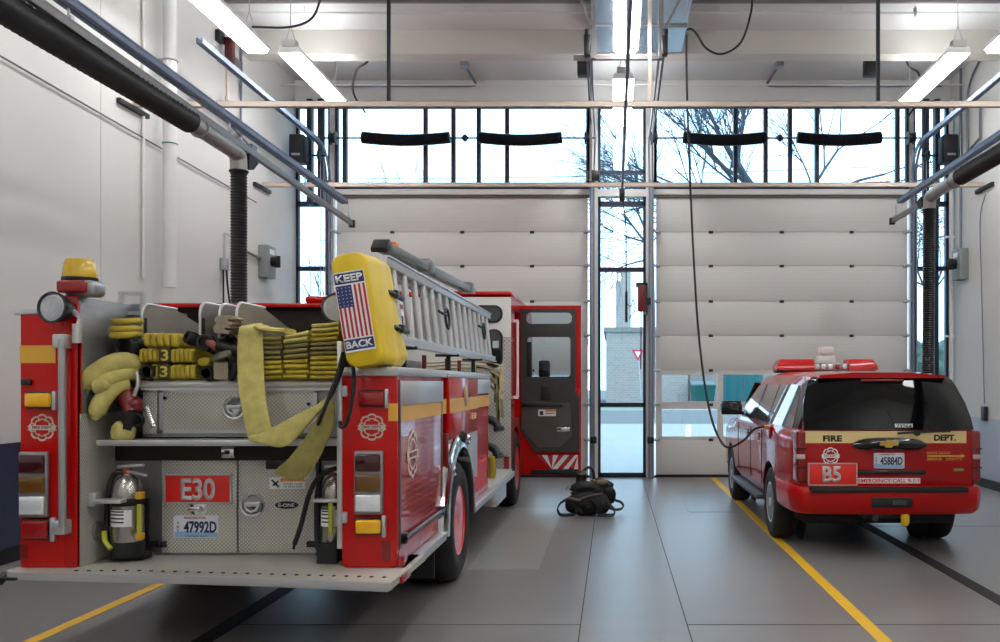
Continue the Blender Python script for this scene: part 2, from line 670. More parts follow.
def window(n, x0, x1, z0, z1, vs, hs, m=frame_metal, wv=.075, edge=.05):
    """mullioned window in the back wall: vs, hs give the inner bars"""
    f = MB()
    y0, y1 = YB + .06, YB + .16
    f.box(x0, x0 + edge, y0, y1, z0, z1).box(x1 - edge, x1, y0, y1, z0, z1)
    f.box(x0, x1, y0, y1, z0, z0 + edge).box(x0, x1, y0, y1, z1 - edge, z1)
    for v in vs:
        f.box(v - wv / 2, v + wv / 2, y0, y1, z0, z1)
    for h, t in hs:
        f.box(x0, x1, y0, y1, h - t / 2, h + t / 2)
    o = struct(f.build('window_%d' % n, m))
    g = MB().box(x0 + .01, x1 - .01, YB + .105, YB + .115, z0 + .01, z1 - .01).build('window_pane', pane_glass, o, smooth=False)
    return o


def bx(px):
    return (px - VX) * YB / F


def bz(py):
    return EYE - (py - VY) * YB / F


window(1, WL, -5.25, .03, ZT1, [], [(bz(203), .09), (bz(268), .08), (bz(405), .08)])
window(2, -5.167, -.426, ZT0, ZT1, [bx(343.5), bx(424.5), bx(452.5), bx(478), bx(506.5), bx(588)], [])
window(3, -.28, .61, .03, ZT1, [], [(bz(171), .05), (bz(203), .09), (bz(269), .08), (bz(405), .08)], wv=.05)
window(4, .759, 5.50, ZT0, ZT1, [bx(655), bx(736), bx(766.5), bx(791), bx(818), bx(899)], [])
window(5, 5.57, WR, .03, ZT1, [bx(938)], [(bz(203), .09), (bz(268), .08), (bz(405), .08)])


def bay_door(n, x0, x1, ops, hx):
    """sectional overhead door: eight ribbed sections, two of them glazed"""
    zb = [.05, .70, 1.35, 1.985, 2.63, 3.265, 3.92, 4.55, ZD]
    y0, y1 = YB + .03, YB + .09
    root = bpy.data.objects.new('door_%d' % n, None)
    COL.objects.link(root)
    root.location = ((x0 + x1) / 2, y0, 0)
    ORG[root] = V(root.location)
    struct(root)
    for i in range(8):
        a, b = zb[i] + .004, zb[i + 1] - .004
        if i in (1, 2):
            p = MB()
            lo, hi = a + .055, b - .075
            p.box(x0, x1, y0, y1, a, lo).box(x0, x1, y0, y1, hi, b)
            e = [x0] + [v for o in ops for v in o] + [x1]
            for j in range(0, len(e), 2):
                p.box(e[j], e[j + 1], y0, y1, lo, hi)
            p.box(x0 + .002, x1 - .002, y0 + .02, y0 + .04, b - .01, b + .02)
            s = p.build('door_section', door_plain, root)
            for o in ops:
                MB().box(o[0], o[1], y0 + .02, y0 + .03, lo, hi).build('pane', pane_glass, s, smooth=False)
        else:
            s = MB().box(x0, x1, y0, y1, a, b, .004).box(x0 + .002, x1 - .002, y0 + .02, y0 + .04, b - .01, b + .02).build('door_section', door_skin, root)
        if i:
            for h in hx:
                MB().box(h - .04, h + .04, y0 - .02, y0 + .002, zb[i] - .028, zb[i] + .022, .006).build('hinge', dark_metal, s)
            for e in (x0 + .03, x1 - .03):
                r = MB().box(e - .05, e + .05, y0 - .02, y0 + .002, zb[i] - .03, zb[i] + .03, .006)
                r.cyl((e + (-.12 if e < hx[0] else .12), y0 - .03, zb[i]), (e, y0 - .03, zb[i]), .016, n=8)
                r.build('roller_bracket', galv, s)
    MB().box(x0, x1, y0, y1, 0.0, .05).build('bottom_seal', black_rubber, root)
    MB().box(x0 - .06, x1 + .06, y0 - .03, y0 - .002, ZD - .05, ZD + .012).build('top_seal', mat('grey_seal', (92, 84, 78), .7), root)
    return root


bay_door(1, XD[0][0] + .04, XD[0][1] - .04, [(bx(342), bx(397)), (bx(403), bx(459)), (bx(465), bx(520)), (bx(526), bx(581))], [bx(392), bx(462), bx(532)])
bay_door(2, XD[1][0] + .04, XD[1][1] - .04, [(bx(662), bx(717.5)), (bx(723.5), bx(779)), (bx(785), bx(840)), (bx(846), bx(901))], [bx(711), bx(782), bx(852)])

# floor markings
struct(MB().box(-3.99, -3.89, .5, YB, 0, .003).build('trim_11', yellow_m))
struct(MB().box(1.79, 1.89, .5, YB - .1, 0, .003).build('trim_12', yellow_m))
struct(MB().box(-2.85, -2.71, .5, 15.6, 0, .004).build('trim_13', drain_m))
struct(MB().box(3.04, 3.18, .5, 15.6, 0, .004).build('trim_14', drain_m))
jt = MB()
jt.box(-.239, -.231, .5, YB, 0, .002).box(.533, .541, .5, YB, 0, .002)
jt.box(-2.71, -.235, 6.51, 6.518, 0, .002).box(.537, 3.04, 6.51, 6.518, 0, .002).box(3.18, WR, 6.51, 6.518, 0, .002)
jt.box(3.18, WR, 11.0, 11.01, 0, .002)
struct(jt.build('trim_15', joint_m))
struct(MB().box(-1.37, -.70, 8.42, 12.6, 0, .0025).build('trim_16', patch_m))
struct(MB().box(1.04, 1.79, 12.2, 14.7, 0, .0025).build('trim_17', patch2_m))

# ------------------------------------------------------------------ overhead lamps
lamp_body = mat('lamp_white', (236, 236, 232), .35)
lens_m = mat('lamp_lens', (255, 255, 255), .4, emit=(255, 254, 253), estr=21.0)
up_m = mat('added_upglow', (255, 255, 255), .4, emit=(250, 253, 255), estr=25.0)  # glow added on top of the housings to brighten the ceiling


def lamp(x, y0, z, label):
    t = thing('ceiling_light', label, 'ceiling light', (x, y0 + 1.22, z), 'suspended strip lights')
    y1 = y0 + 2.44
    MB().prism([(-.17 + x, z + .02), (-.14 + x, z + .10), (-.07 + x, z + .13), (.07 + x, z + .13), (.14 + x, z + .10), (.17 + x, z + .02)], 'y', y0, y1).build('housing', lamp_body, t)
    MB().prism([(-.155 + x, z + .02), (-.12 + x, z - .03), (.12 + x, z - .03), (.155 + x, z + .02)], 'y', y0 + .03, y1 - .03).build('lens', lens_m, t, smooth=False)
    MB().box(x - .06, x + .06, y0 + .12, y1 - .03, z + .131, z + .14).build('added_glow_strip', up_m, t, smooth=False)
    MB().box(x - .10, x + .10, y0 - .02, y0 + .10, z + .10, z + .20, .01).build('bracket', mat('lamp_bracket', (182, 182, 180), .4), t)
    for yy in (y0 + .05, y1 - .3):
        c = MB()
        zt = 6.972 if abs(x) < .5 and 3.0 < yy < 14.2 else ZC
        c.tube([(x, yy, zt), (x, yy, z + .42)], .006, 6)
        c.tube([(x, yy, z + .42), (x - .07, yy, z + .19)], .005, 6).tube([(x, yy, z + .42), (x + .07, yy, z + .19)], .005, 6)
        c.build('hanger', galv, t)
    return t


lamp(-4.59, 12.76, 6.415, 'farther strip light of the row above the fire engine')
lamp(-4.77, 9.66, 6.2, 'nearer strip light of the row above the fire engine, at the top edge')
lamp(.16, 13.85, 6.415, 'farther strip light between the two bays, above the centre window')
lamp(.17, 9.66, 6.2, 'nearer strip light between the two bays, under the metal duct')
lamp(4.91, 12.76, 6.415, 'farther strip light of the row above the red utility vehicle')
lamp(5.14, 9.66, 6.2, 'nearer strip light of the row above the red utility vehicle, cut by the frame')
for x, s in ((-4.77, 'row above the fire engine'), (.17, 'middle row'), (5.14, 'row above the red utility vehicle')):  # out-of-frame lamps continuing the rows, added to light the near half
    for y, q in ((5.9, 'unseen third strip light from the doors'), (2.0, 'unseen fourth strip light from the doors'), (-1.9, 'unseen fifth strip light from the doors'), (-5.6, 'unseen rearmost strip light')):
        lamp(x, y, 6.2, q + ' in the ' + s)

# ------------------------------------------------------------------ overhead metalwork
def channel(x0, x1, y, z, s=.045):
    c = MB()
    c.box(x0, x1, y - s / 2, y - s / 2 + .006, z, z + .075).box(x0, x1, y + s / 2 - .006, y + s / 2, z, z + .075).box(x0, x1, y - s / 2, y + s / 2, z + .069, z + .075)
    c.box(x0, x1, y - s / 2, y - s / 2 + .012, z, z + .006)
    return c


for y, z, lb in ((11.04, 5.13, 'long gold metal strut across the bay, upper one, hung on black rods'), (15.09, 5.035, 'long gold metal strut across the bay, lower one nearest the doors')):
    o = tag(channel(WL + .02, WR - .02, y, z).build('support_strut', brass_strut), lb, 'strut', None)
    for xw, s in ((WL, 1), (WR, -1)):
        tag(MB().box(xw, xw + s * .05, y - .36, y + .32, z - .05, z + .01, .004).build('wall_bracket', dark_metal),
            'dark wall bracket at the %s end of the %s gold strut' % ('left' if s > 0 else 'right', 'upper' if y < 12 else 'lower'), 'bracket', 'wall brackets of the struts')
for x, lb in ((-2.75, 'thin black hanger rod above the fire engine'), (3.25, 'thin black hanger rod above the red utility vehicle')):
    tag(MB().box(x - .02, x + .02, 11.02, 11.06, 5.2, ZC).build('hanger_rod', dark_metal), lb, 'rod', 'hanger rods')


def ripple(pts, r, pitch, amp, n=14):
    """corrugated hose along pts"""
    q = [V(p) for p in pts]
    out, rad = [], []
    L = 0
    step = pitch / 2
    i, pos = 0, 0.0
    seg = [(q[j + 1] - q[j]).length for j in range(len(q) - 1)]
    tot = sum(seg)
    kmax = int(tot / step)
    for kk in range(kmax + 1):
        d = kk * step
        j = 0
        while j < len(seg) - 1 and d > seg[j]:
            d -= seg[j]
            j += 1
        out.append(q[j].lerp(q[j + 1], min(1, d / seg[j])))
        rad.append(r + (amp if kk % 2 else -amp))
    return MB().tube(out, rad, n)


duct_black = mat('duct_black', (34, 34, 37), .38)
duct_grey = mat('duct_grey', (156, 152, 146), .4, .6)


def exhaust(x, yt, z, zbot, side, rails, lbl, drop):
    t = thing('exhaust_extractor', lbl, 'exhaust hose', (x, yt, z))
    pts = spline([(x, 2.0, z + .10), (x, 5.9, z + .085), (x, yt - 1.9, z + .09), (x, yt - 1.1, z + .09)], 12)
    ripple(pts, .094, .075, .018).build('corrugated_hose', duct_black, t)
    MB().tube([(x, yt - 1.12, z + .09), (x, yt - .05, z + .07)], .085, 16).torus((x, yt - .9, z + .087), (0, 1, 0), .088, .012).build('metal_tube', duct_grey, t)
    MB().tube(spline([(x, yt - .1, z + .07), (x, yt + .0, z + .03), (x, yt + .02, z - .12)], 6), .088, 16).build('elbow', duct_grey, t)
    MB().prism([(yt + .06, z - .08), (yt + .20, z - .06), (yt + .34, z + .05), (yt + .10, z + .09)], 'x', x - .09, x + .09).build('end_stop', black_rubber, t)
    ripple([(x, yt + .02, z - .10), (x + drop[0] * .5, yt + .02 + drop[1] * .3, (z + zbot) / 2), (x + drop[0], yt + .02 + drop[1], zbot)], .083, .032, .006, 16).build('drop_hose', duct_black, t)
    MB().torus((x, yt + .02, z - .12), (0, 0, 1), .09, .012).build('clamp', dark_metal, t)
    (xa, ya, za), (xb, yb, zb_) = rails[0]
    r = MB().bar((xa, ya, za), (xb, yb, zb_), .05, .075, .004)
    r.build('lower_rail', grey_strut, t)
    MB().box(xb - .04, xb + .04, yb - .02, yb + .06, zb_ - .06, zb_ + .05, .005).build('rail_end', black_plastic, t)
    (xc, yc, zc), (xd, yd, zd) = rails[1]
    r = MB()
    for o in (-.028, .028):
        r.bar((xc + o, yc, zc), (xd + o, yd, zd), .045, .05, .005)
    r.bar((xc, yc, zc + .035), (xd, yd, zd + .035), .1, .015)
    r.build('upper_rail', blue_galv, t)
    for f in (.12, .38, .62, .82, .985):
        a = V(rails[0][0]).lerp(V(rails[0][1]), f)
        b = V((xc, yc, zc)).lerp(V((xd, yd, zd)), (a.y - yc) / (yd - yc))
        MB().tube([a, (a.x, a.y, b.z)], .01, 6).box(a.x - .03, a.x + .03, a.y - .02, a.y + .02, a.z + .03, a.z + .06).build('rail_hanger', galv, t)
    for f in (.1, .5, .9):
        b = V((xc, yc, zc)).lerp(V((xd, yd, zd)), f)
    return t


exhaust(-4.0, 9.6, 4.13, 1.2, -1, (((-3.95, 2.2, 4.47), (-3.95, 13.6, 4.165)), ((-3.95, 2.2, 4.56), (-3.95, 13.26, 4.41))),
        'black corrugated exhaust hose hanging from rails beside the fire engine', (-.02, .1))
exhaust(4.5, 12.78, 4.33, .9, 1, (((4.62, 3.0, 4.50), (4.62, 14.87, 4.43)), ((4.62, 3.0, 4.78), (4.62, 14.5, 4.665))),
        'black corrugated exhaust hose hanging from rails behind the red utility vehicle', (0, .1))

# centre rail
t = thing('overhead_rail', 'single blue steel rail running along the middle of the bay', 'rail', (.13, 10, 4.6))
MB().bar((.13, 3.0, 4.63), (.134, 13.45, 4.60), .032, .06, .006).build('rail_beam', blue_galv, t)
MB().box(.095, .175, 13.42, 13.55, 4.46, 4.66, .01).build('rail_end', black_plastic, t)
for y in (8.2, 11.04):
    MB().tube([(.132, y, 4.66), (.132, y, ZC if y < 11 else 5.13)], .012, 6).build('rail_hanger', grey_strut, t)

# drop cord from the centre rail
t = thing('drop_cord', 'black electric drop cord hanging in front of the centre window', 'cord', (.2, 13.5, 4.5))
MB().tube([(.15, 13.5, 4.5), (.195, 13.5, 4.1), (.2, 13.5, 3.0)], .010, 6).build('cord', black_rubber, t)
MB().cyl((.2, 13.5, 3.12), (.2, 13.5, 2.72), .02, n=10).cyl((.2, 13.5, 2.72), (.2, 13.5, 2.66), .02, n=10).build('connector', black_rubber, t)
MB().tube(spline([(.2, 13.5, 2.95), (.27, 13.5, 2.9), (.3, 13.5, 3.0), (.33, 13.5, 2.85), (.24, 13.5, 2.72)], 6), .008, 6).build('cord_loop', black_rubber, t)


# door tracks: one object for each side of each door
def door_track(x, xe, yend, zend, lbl, s):
    t = thing('door_track', lbl, 'door track', (x, YB - .1, 0), 'curved door tracks')
    yt = YB - .13
    path = [V((x, yt, .02)), V((x, yt, 5.45))]
    for a in range(1, 9):
        an = PI / 2 * a / 8
        path.append(V((x + (xe - x) * a / 16, yt - .6 + .6 * math.cos(an), 5.45 + .6 * math.sin(an))))
    path.append(V((xe, yend, zend)))
    r = MB()
    for o in (-.03, .03):
        rings = []
        for i, p in enumerate(path):
            d = (path[min(i + 1, len(path) - 1)] - path[max(i - 1, 0)]).normalized()
            n_ = V((0, -d.z, d.y))
            rings.append([p + RX * (o - .012) + n_ * .035, p + RX * (o + .012) + n_ * .035, p + RX * (o + .012) - n_ * .035, p + RX * (o - .012) - n_ * .035])
        r.loft(rings)
    r.build('rail', blue_galv, t)
    b = MB().box(x - .05, x + .05, yt + .05, YB, .02, 5.5)
    b.build('angle_iron', galv, t)
    for z in (.7, 1.35, 1.98, 2.63, 3.26, 3.92, 4.55):
        MB().box(x - s * .02, x - s * .14, yt - .01, yt + .06, z - .015, z + .015).build('track_bracket', galv, t)
    return t


door_track(-5.24, -5.24, 11.4, 6.09, 'curved door track by the wall behind the fire engine', -1)
door_track(-.385, -.31, 11.45, 6.06, 'curved door track on the fire engine side of the centre window', 1)
door_track(.70, .634, 11.45, 6.06, 'curved door track on the utility vehicle side of the centre window', -1)
door_track(5.54, 5.44, 10.4, 6.09, 'curved door track by the wall near the grey switch box', 1)

# posts and braces hanging the inner tracks
t = thing('track_hanger_frame', 'light grey angle frame hanging from the ceiling over the centre window', 'frame', (.15, 11.4, 5.9))
for x in (-.25, .61):
    MB().box(x - .03, x + .03, 11.38, 11.44, 5.86, ZC).build('post', grey_strut, t)
MB().box(-.50, .64, 11.42, 11.48, 5.86, 5.91).build('crossbar', grey_strut, t)
MB().bar((-.28, 11.36, 6.25), (-.68, 11.36, ZC), .04, .03).build('brace', grey_strut, t)
MB().bar((.64, 11.36, 6.2), (1.06, 11.36, ZC - .35), .04, .03).build('brace', grey_strut, t)
MB().box(.43, .475, 11.07, 11.115, 5.2, ZC).build('post', brass_strut, t)
MB().box(-.38, -.345, 14.6, 14.64, 5.02, 6.98).build('post', grey_strut, t)
for i, (x, lb) in enumerate(((-.32, 'black bumper at the end of the door track beside the centre light, engine side'), (.66, 'black bumper at the end of the door track beside the centre light, vehicle side'))):
    k = MB().box(x - .045, x + .03, 11.3, 11.42, 5.88, 6.13, .01).cyl((x, 11.33, 6.13), (x, 11.33, 6.2), .035, n=12)
    tag(k.build('track_bumper', black_plastic), lb, 'bumper', 'track bumpers')

# galvanised duct
t = thing('air_duct', 'flat galvanised sheet metal duct under the ceiling, beside the centre light', 'duct', (.4, 9, 6.97))
MB().box(-.30, 1.08, 3.0, 14.2, 6.97, ZC - .01).build('duct_body', mat('duct_sheet', (176, 180, 188), .22, .9, var=.06, vscale=2), t)
for y in (13.12, 11.9, 10.6, 8.5, 6.0, 4.0):
    MB().box(-.32, 1.10, y, y + .05, 6.94, ZC - .012).build('duct_flange', galv, t)

# torsion springs and shafts over the doors
ysp, zsp = 16.3, EYE + 245 * 16.3 / F


def sx(px):
    return (px - VX) * ysp / F


for (a, b), nm in (((318, 596), 'behind the fire engine'), ((648, 930), 'behind the utility vehicle')):
    t = thing('spring_shaft', 'thin steel spring shaft across the window over the bay door ' + nm, 'shaft', (sx((a + b) / 2), ysp, zsp))
    MB().cyl((sx(a), ysp, zsp), (sx(b), ysp, zsp), .016, n=8).build('rod', dark_metal, t)
    m_ = 465 if a < 400 else 780
    MB().lathe([(.02, -.06), (.05, -.03), (.07, -.012), (.07, .012), (.05, .03), (.02, .06)], (sx(m_), ysp, zsp), RX, 12).build('coupling', dark_metal, t)
    for p in ((333, 588) if a < 400 else (654, 911)):
        MB().lathe([(.02, -.07), (.12, -.06), (.12, -.045), (.085, -.03), (.085, .03), (.12, .045), (.12, .06), (.02, .07)], (sx(p), ysp, zsp), RX, 18).build('cable_drum', dark_metal, t)
spring_m = mat('spring_black', (17, 19, 26), .5, .3)
for a, b, lb in ((362, 450, 'first sagging black torsion spring, over the fire engine end'), (479, 562, 'sagging black torsion spring just above the open engine cab door'),
                 (683, 766, 'sagging black torsion spring beside the hanging black air hose'), (797, 881, 'sagging black torsion spring above the utility vehicle light bar')):
    n = 64
    pts, rr = [], []
    for i in range(n * 2 + 1):
        f = i / (n * 2)
        px = a + (b - a) * f
        pts.append((sx(px), ysp, zsp - .05 * math.sin(PI * f) - (0.0 if a > 700 or a == 479 else 0) + .01))
        rr.append(.103 + (.008 if i % 2 else -.006))
    tag(MB().tube(pts, rr, 16).build('torsion_spring', spring_m), lb, 'spring', 'torsion springs')

# door operators
for x, lb in ((bx(312.5), 'dark door motor box high in the corner above the fire engine'), (bx(934), 'dark door motor box high in the corner above the utility vehicle')):
    y = 16.2
    t = thing('door_motor', lb, 'motor', (x, y, 5.68), 'door motors')
    MB().box(x - .20 if x < 0 else x - .06, x + .06 if x < 0 else x + .20, y - .2, y + .15, 5.70, 6.18, .02).build('housing', dark_metal, t)
    MB().box(x - .15 if x < 0 else x, x if x < 0 else x + .15, y - .205, y - .19, 5.8, 5.84).build('rating_plate', galv, t)
    s = 1 if x < 0 else -1
    MB().lathe([(.02, 0), (.10, .01), (.10, .05), (.02, .06)], (x + s * .26, y - .02, 5.84), RX * s, 16).build('sprocket', black_plastic, t)
    MB().cyl((x + s * .1, y - .02, 5.84), (x + s * .4, y - .02, 5.84), .02, n=8).build('axle', dark_metal, t)
    for q in (-.08, .12):
        MB().box(x + s * q + s * .12 - .045, x + s * q + s * .12 + .045, y + .16, y + .30, 5.0, ZT1).build('mount_post', frame_metal, t)
    MB().tube([(x + s * .27, y + .10, 5.8), (x + s * .27, y + .10, 3.0)], .006, 6).tube([(x + s * .33, y + .10, 5.8), (x + s * .33, y + .10, 3.0)], .006, 6).build('pull_chain', galv, t)

# loudspeakers, ceiling conduits
for x, y, lb in ((-.47, 14.9, 'small black loudspeaker under the ceiling beside the centre light'), (4.27, 14.9, 'small black loudspeaker under the ceiling beside the thin hanger rod')):
    t = thing('loudspeaker', lb, 'speaker', (x, y, 6.85), 'ceiling loudspeakers')
    MB().box(x - .12, x + .12, y - .12, y + .08, 6.82, 7.1, .02).build('cabinet', black_plastic, t)
    MB().box(x - .1, x + .1, y - .126, y - .118, 6.85, 7.07, .01).build('grille', black_rubber, t)
    MB().tube([(x, y, 7.08), (x, y + .02, ZC)], .02, 8).build('mount', dark_metal, t)
cond = mat('conduit', (120, 124, 134), .4, .7)
for xa, xb, s, lb in ((bx(335), bx(476), 1, 'grey conduit along the top of the back wall above the fire engine'), (bx(940), bx(767), -1, 'grey conduit along the top of the back wall above the utility vehicle')):
    t = thing('conduit', lb, 'conduit', ((xa + xb) / 2, 16.6, 7.24), 'conduits above the windows')
    MB().tube([(xa, 16.6, 7.23)] + spline([(xb - s * .15, 16.6, 7.23), (xb, 16.6, 7.25), (xb - s * .02, 16.45, 7.31), (xb - s * .06, 15.8, 7.32)], 6), .025, 8).build('pipe', cond, t)
    MB().box(xb - s * .06 - .07, xb - s * .06 + .07, 15.68, 15.84, 7.27, ZC, .01).build('junction_box', galv, t)
for i, (x, y0, lb) in enumerate(((-4.0, 15.0, 'short curved cable drooping from the ceiling above the left motor'), (4.9, 15.2, 'short curved cable drooping from the ceiling above the far utility light'))):
    s = 1 if x < 0 else -1
    tag(MB().tube(spline([(x, y0, ZC), (x - s * .1, y0, 7.1), (x - s * .3, y0 + .1, 7.0), (x - s * .42, y0 + .3, 6.7), (x - s * .35, y0 + .8, 6.5)], 6), .018, 6).build('cable', dark_metal), lb, 'cable', None)
# swagged cable near the left lamp
tag(MB().tube(spline([P(322, -5, 10.4), P(312, 18, 10.4), P(290, 27, 10.4), P(252, 27, 10.4)], 8), .013, 6).build('cable', black_rubber), 'black cable swagged under the ceiling above the nearer engine light', 'cable')
# thin sprinkler pipe under the ceiling
t = thing('sprinkler_pipe', 'thin painted pipe on short hangers crossing under the ceiling', 'pipe', (0, 13.4, 7.2))
MB().tube([(WL + .02, 13.4, 7.26), (WR - .02, 13.4, 7.26)], .02, 8).build('pipe', ceil_paint, t)
for x in (-4.6, -2.2, 1.6, 3.4, 4.5, 5.9):
    MB().tube([(x, 13.4, 7.27), (x, 13.4, ZC)], .012, 6).build('hanger', ceil_paint, t)
MB().cyl((4.5, 13.4, 7.26), (4.5, 13.4, 7.33), .03, n=8).cyl((4.5, 13.38, 7.2), (4.5, 13.4, 7.26), .022, n=8).build('sprinkler_head', galv, t)
tag(MB().tube([(WL + .02, 15.9, 7.02), (WR - .02, 15.9, 7.02)], .012, 6).build('ceiling_pipe', white_paint), 'thin white pipe behind the cream beam, above the windows', 'pipe')

# ------------------------------------------------------------------ wall fittings
t = thing('drain_pipe', 'thick white vertical pipe on the wall beside the fire engine', 'pipe', (WL + .19, XS(170, WL + .19), 2.8))
yp = XS(170, WL + .19)
MB().tube(spline([(WL + .19, yp - 1.2, 7.02), (WL + .19, yp - .25, 7.02), (WL + .19, yp - .06, 6.95), (WL + .19, yp, 6.75)], 5) + [V((WL + .19, yp, 2.98))], .085, 16).build('pipe', white_paint, t)
MB().torus((WL + .19, yp, 4.83), (0, 0, 1), .087, .008).build('band', mat('green_band', (70, 130, 90), .5), t)
MB().torus((WL + .19, yp, 5.9), (0, 0, 1), .088, .012).box(WL, WL + .19, yp - .02, yp + .02, 5.89, 5.92).build('pipe_clamp', galv, t)
tag(MB().tube([(WL + .03, yp - .35, 3.05), (WL + .03, yp - .35, ZC)], .02, 8).build('wall_conduit', white_paint), 'slim white conduit beside the thick white wall pipe', 'conduit')
tag(MB().tube([(WL + .03, 5.0, 4.98), (WL + .03, 8.65, 4.88), (WL + .03, 11.6, 4.80), (WL + .03, 14.8, 4.72)], .010, 6).build('wall_conduit', cond), 'long thin grey conduit running along the wall behind the exhaust hose', 'conduit')
yj = XS(241, WL + .04)
tag(MB().tube([(WL + .04, yj, ZC), (WL + .04, yj, 5.66), (WL + .04, yj, 3.98), (WL + .04, yj + .1, 3.86), (WL + .04, 15.3, 3.79)], .022, 8).build('wall_conduit', cond), 'grey vertical conduit feeding the switch box behind the fire engine', 'conduit')
tag(MB().tube([(WL + .04, 13.6, 5.72), (WL + .04, 14.2, 5.62), (WL + .04, 15.6, 5.40)], .018, 6).box(WL, WL + .06, 14.55, 14.75, 5.38, 5.62).build('wall_conduit', cond), 'slanting grey conduit with a box near the left door motor', 'conduit')


def switch_box(x, s, y, z, lbl):
    t = thing('switch_box', lbl, 'switch box', (x, y, z - .25))
    MB().box(x, x + s * .16, y - .22, y + .16, z - .28, z + .26, .012).build('enclosure', mat('box_grey', (128, 136, 136), .45), t)
    MB().cyl((x + s * .16, y - .02, z), (x + s * .26, y - .02, z), .09, n=14).box(x + s * .2, x + s * .3, y - .03, y, z - .1, z + .1, .01).build('handle', black_plastic, t)
    MB().box(x + s * .158, x + s * .163, y - .12, y + .08, z + .12, z + .2).build('plate', sticker_white, t)
    return t


switch_box(WL, 1, XS(263, WL), 3.79, 'grey switch box with black handle on the wall behind the fire engine')
switch_box(WR, -1, 16.0, 3.86, 'grey switch box with black handle on the wall beside the utility vehicle')
t = thing('plug_box', 'small grey outlet box with hanging black cord on the engine side wall', 'outlet', (WL + .05, XS(221, WL), 3.5))
yo = XS(221, WL)
MB().box(WL, WL + .1, yo - .06, yo + .06, EYE + 118 * yo / F - .08, EYE + 118 * yo / F + .1, .01).build('box', galv, t)
MB().tube(spline([(WL + .08, yo, 3.5), (WL + .1, yo, 3.2), (WL + .1, yo + .1, 2.9), (WL + .12, yo + .25, 2.5), (WL + .12, yo + .3, 1.6)], 6), .014, 6).build('cord', black_rubber, t)
MB().tube([(WL + .05, yo, 3.62), (WL + .05, yo, 4.0), (WL + .05, yo + .35, 4.0)], .014, 6).build('conduit', galv, t)
MB().tube([(WL + .05, yo - .03, 3.5), (WL + .05, yo - .03, 1.3)], .012, 6).build('cord', black_rubber, t)
# small red alarm high on the left wall
ya = XS(222, WL)
t = thing('fire_alarm', 'small red alarm horn high on the wall beside the nearer engine light', 'alarm', (WL + .1, ya, 6.0))
za = EYE + (VY - 50) * ya / F
MB().box(WL + .07, WL + .19, ya - .09, ya + .03, za - .22, za + .17, .012).build('horn', mat('alarm_maroon', (84, 22, 24), .4), t)
MB().cyl((WL, ya - .04, za + .12), (WL + .09, ya - .04, za + .12), .05, n=10).box(WL, WL + .08, ya - .25, ya - .08, za + .05, za + .22, .01).build('arm', black_plastic, t)
MB().tube([(WL + .1, ya - .05, za - .2), (WL + .1, ya - .05, za - .75)], .022, 8).cyl((WL + .1, ya - .05, za - .78), (WL + .1, ya - .05, za - .72), .035, n=8).build('drop_pipe', brass_strut, t)
tag(MB().box(WL, WL + .05, ya + .2, ya + .65, za - .12, za + .04, .01).build('wall_vent', grey_strut), 'small grey vent plate on the wall beside the red alarm horn', 'vent')

# right wall
tag(MB().tube([(WR - .04, 16.05, ZC), (WR - .04, 16.05, 4.1)], .022, 8).build('wall_conduit', cond), 'grey conduit above the switch box beside the utility vehicle', 'conduit')
tag(MB().tube([(WR - .04, 15.2, 6.4), (WR - .04, 15.2, 5.9), (WR - .04, 15.9, 5.75), (WR - .04, 16.05, 5.75)], .022, 8).tube(spline([(WR - .04, 15.0, 7.3), (WR - .04, 15.6, 7.0), (WR - .04, 15.75, 6.6), (WR - .04, 15.75, 5.8)], 6), .02, 8).build('wall_conduit', cond), 'bent grey conduit high on the wall beside the utility vehicle', 'conduit')
t = thing('charging_cord', 'thin grey cord with black plug hanging down the utility vehicle side wall', 'cord', (WR - .06, 15.0, 1.2))
MB().tube(spline([(WR - .05, 14.95, 4.9), (WR - .08, 15.1, 4.5), (WR - .06, 15.1, 3.5), (WR - .05, 15.0, 1.4)], 6), .009, 6).build('cord', cond, t)
MB().box(WR - .09, WR - .021, 14.92, 15.06, 1.12, 1.36, .01).build('plug', black_plastic, t)
t = thing('wall_pipe', 'white vertical pipe with clamps in the corner by the utility vehicle', 'pipe', (WR - .1, 16.35, .1))
MB().tube([(WR - .09, 16.35, .1), (WR - .09, 16.35, 6.9)], .035, 10).build('pipe', white_paint, t)
for z in (1.6, 2.6, 4.4, 5.6):
    MB().box(WR - .2, WR - .03, 16.32, 16.38, z - .02, z + .02).build('pipe_clamp', white_paint, t)

# hose reel and photo eyes on the centre piers
t = thing('hose_reel', 'narrow dark red reel box with a black bracket beside the centre window', 'reel', (.5, 16.4, 2.9))
xr = bx(641)
MB().box(xr - .07, xr + .07, 16.25, 16.45, 3.05, 3.52, .02).build('reel_case', mat('reel_red', (110, 22, 24), .4), t)
MB().box(xr - .10, xr + .11, 16.3, 16.5, 3.50, 3.57).box(xr + .07, xr + .11, 16.3, 16.62, 3.0, 3.55).box(xr + .08, xr + .17, 16.35, 16.66, 3.2, 3.3).build('bracket', black_plastic, t)
MB().tube([(xr - .01, 16.32, 3.06), (xr - .01, 16.34, 2.5), (xr - .015, 16.34, 2.0)], .012, 6).build('cable', mat('maroon_cable', (96, 40, 44), .5), t)
for x, lb in ((-.355, 'small black door sensor beside the open engine cab door'), (.685, 'small black door sensor beside the utility vehicle')):
    tag(MB().box(x - .06, x + .06, 16.3, 16.46, .65, .78, .02).cyl((x, 16.3, .715), (x, 16.27, .715), .03, n=10).build('door_sensor', black_plastic), lb, 'sensor', 'door sensors')
k = MB().box(bx(588), bx(600), 16.2, 16.45, bz(184), bz(176), .02)
tag(k.build('sensor_box', black_plastic), 'small black box on the lower gold strut beside the centre window', 'box')

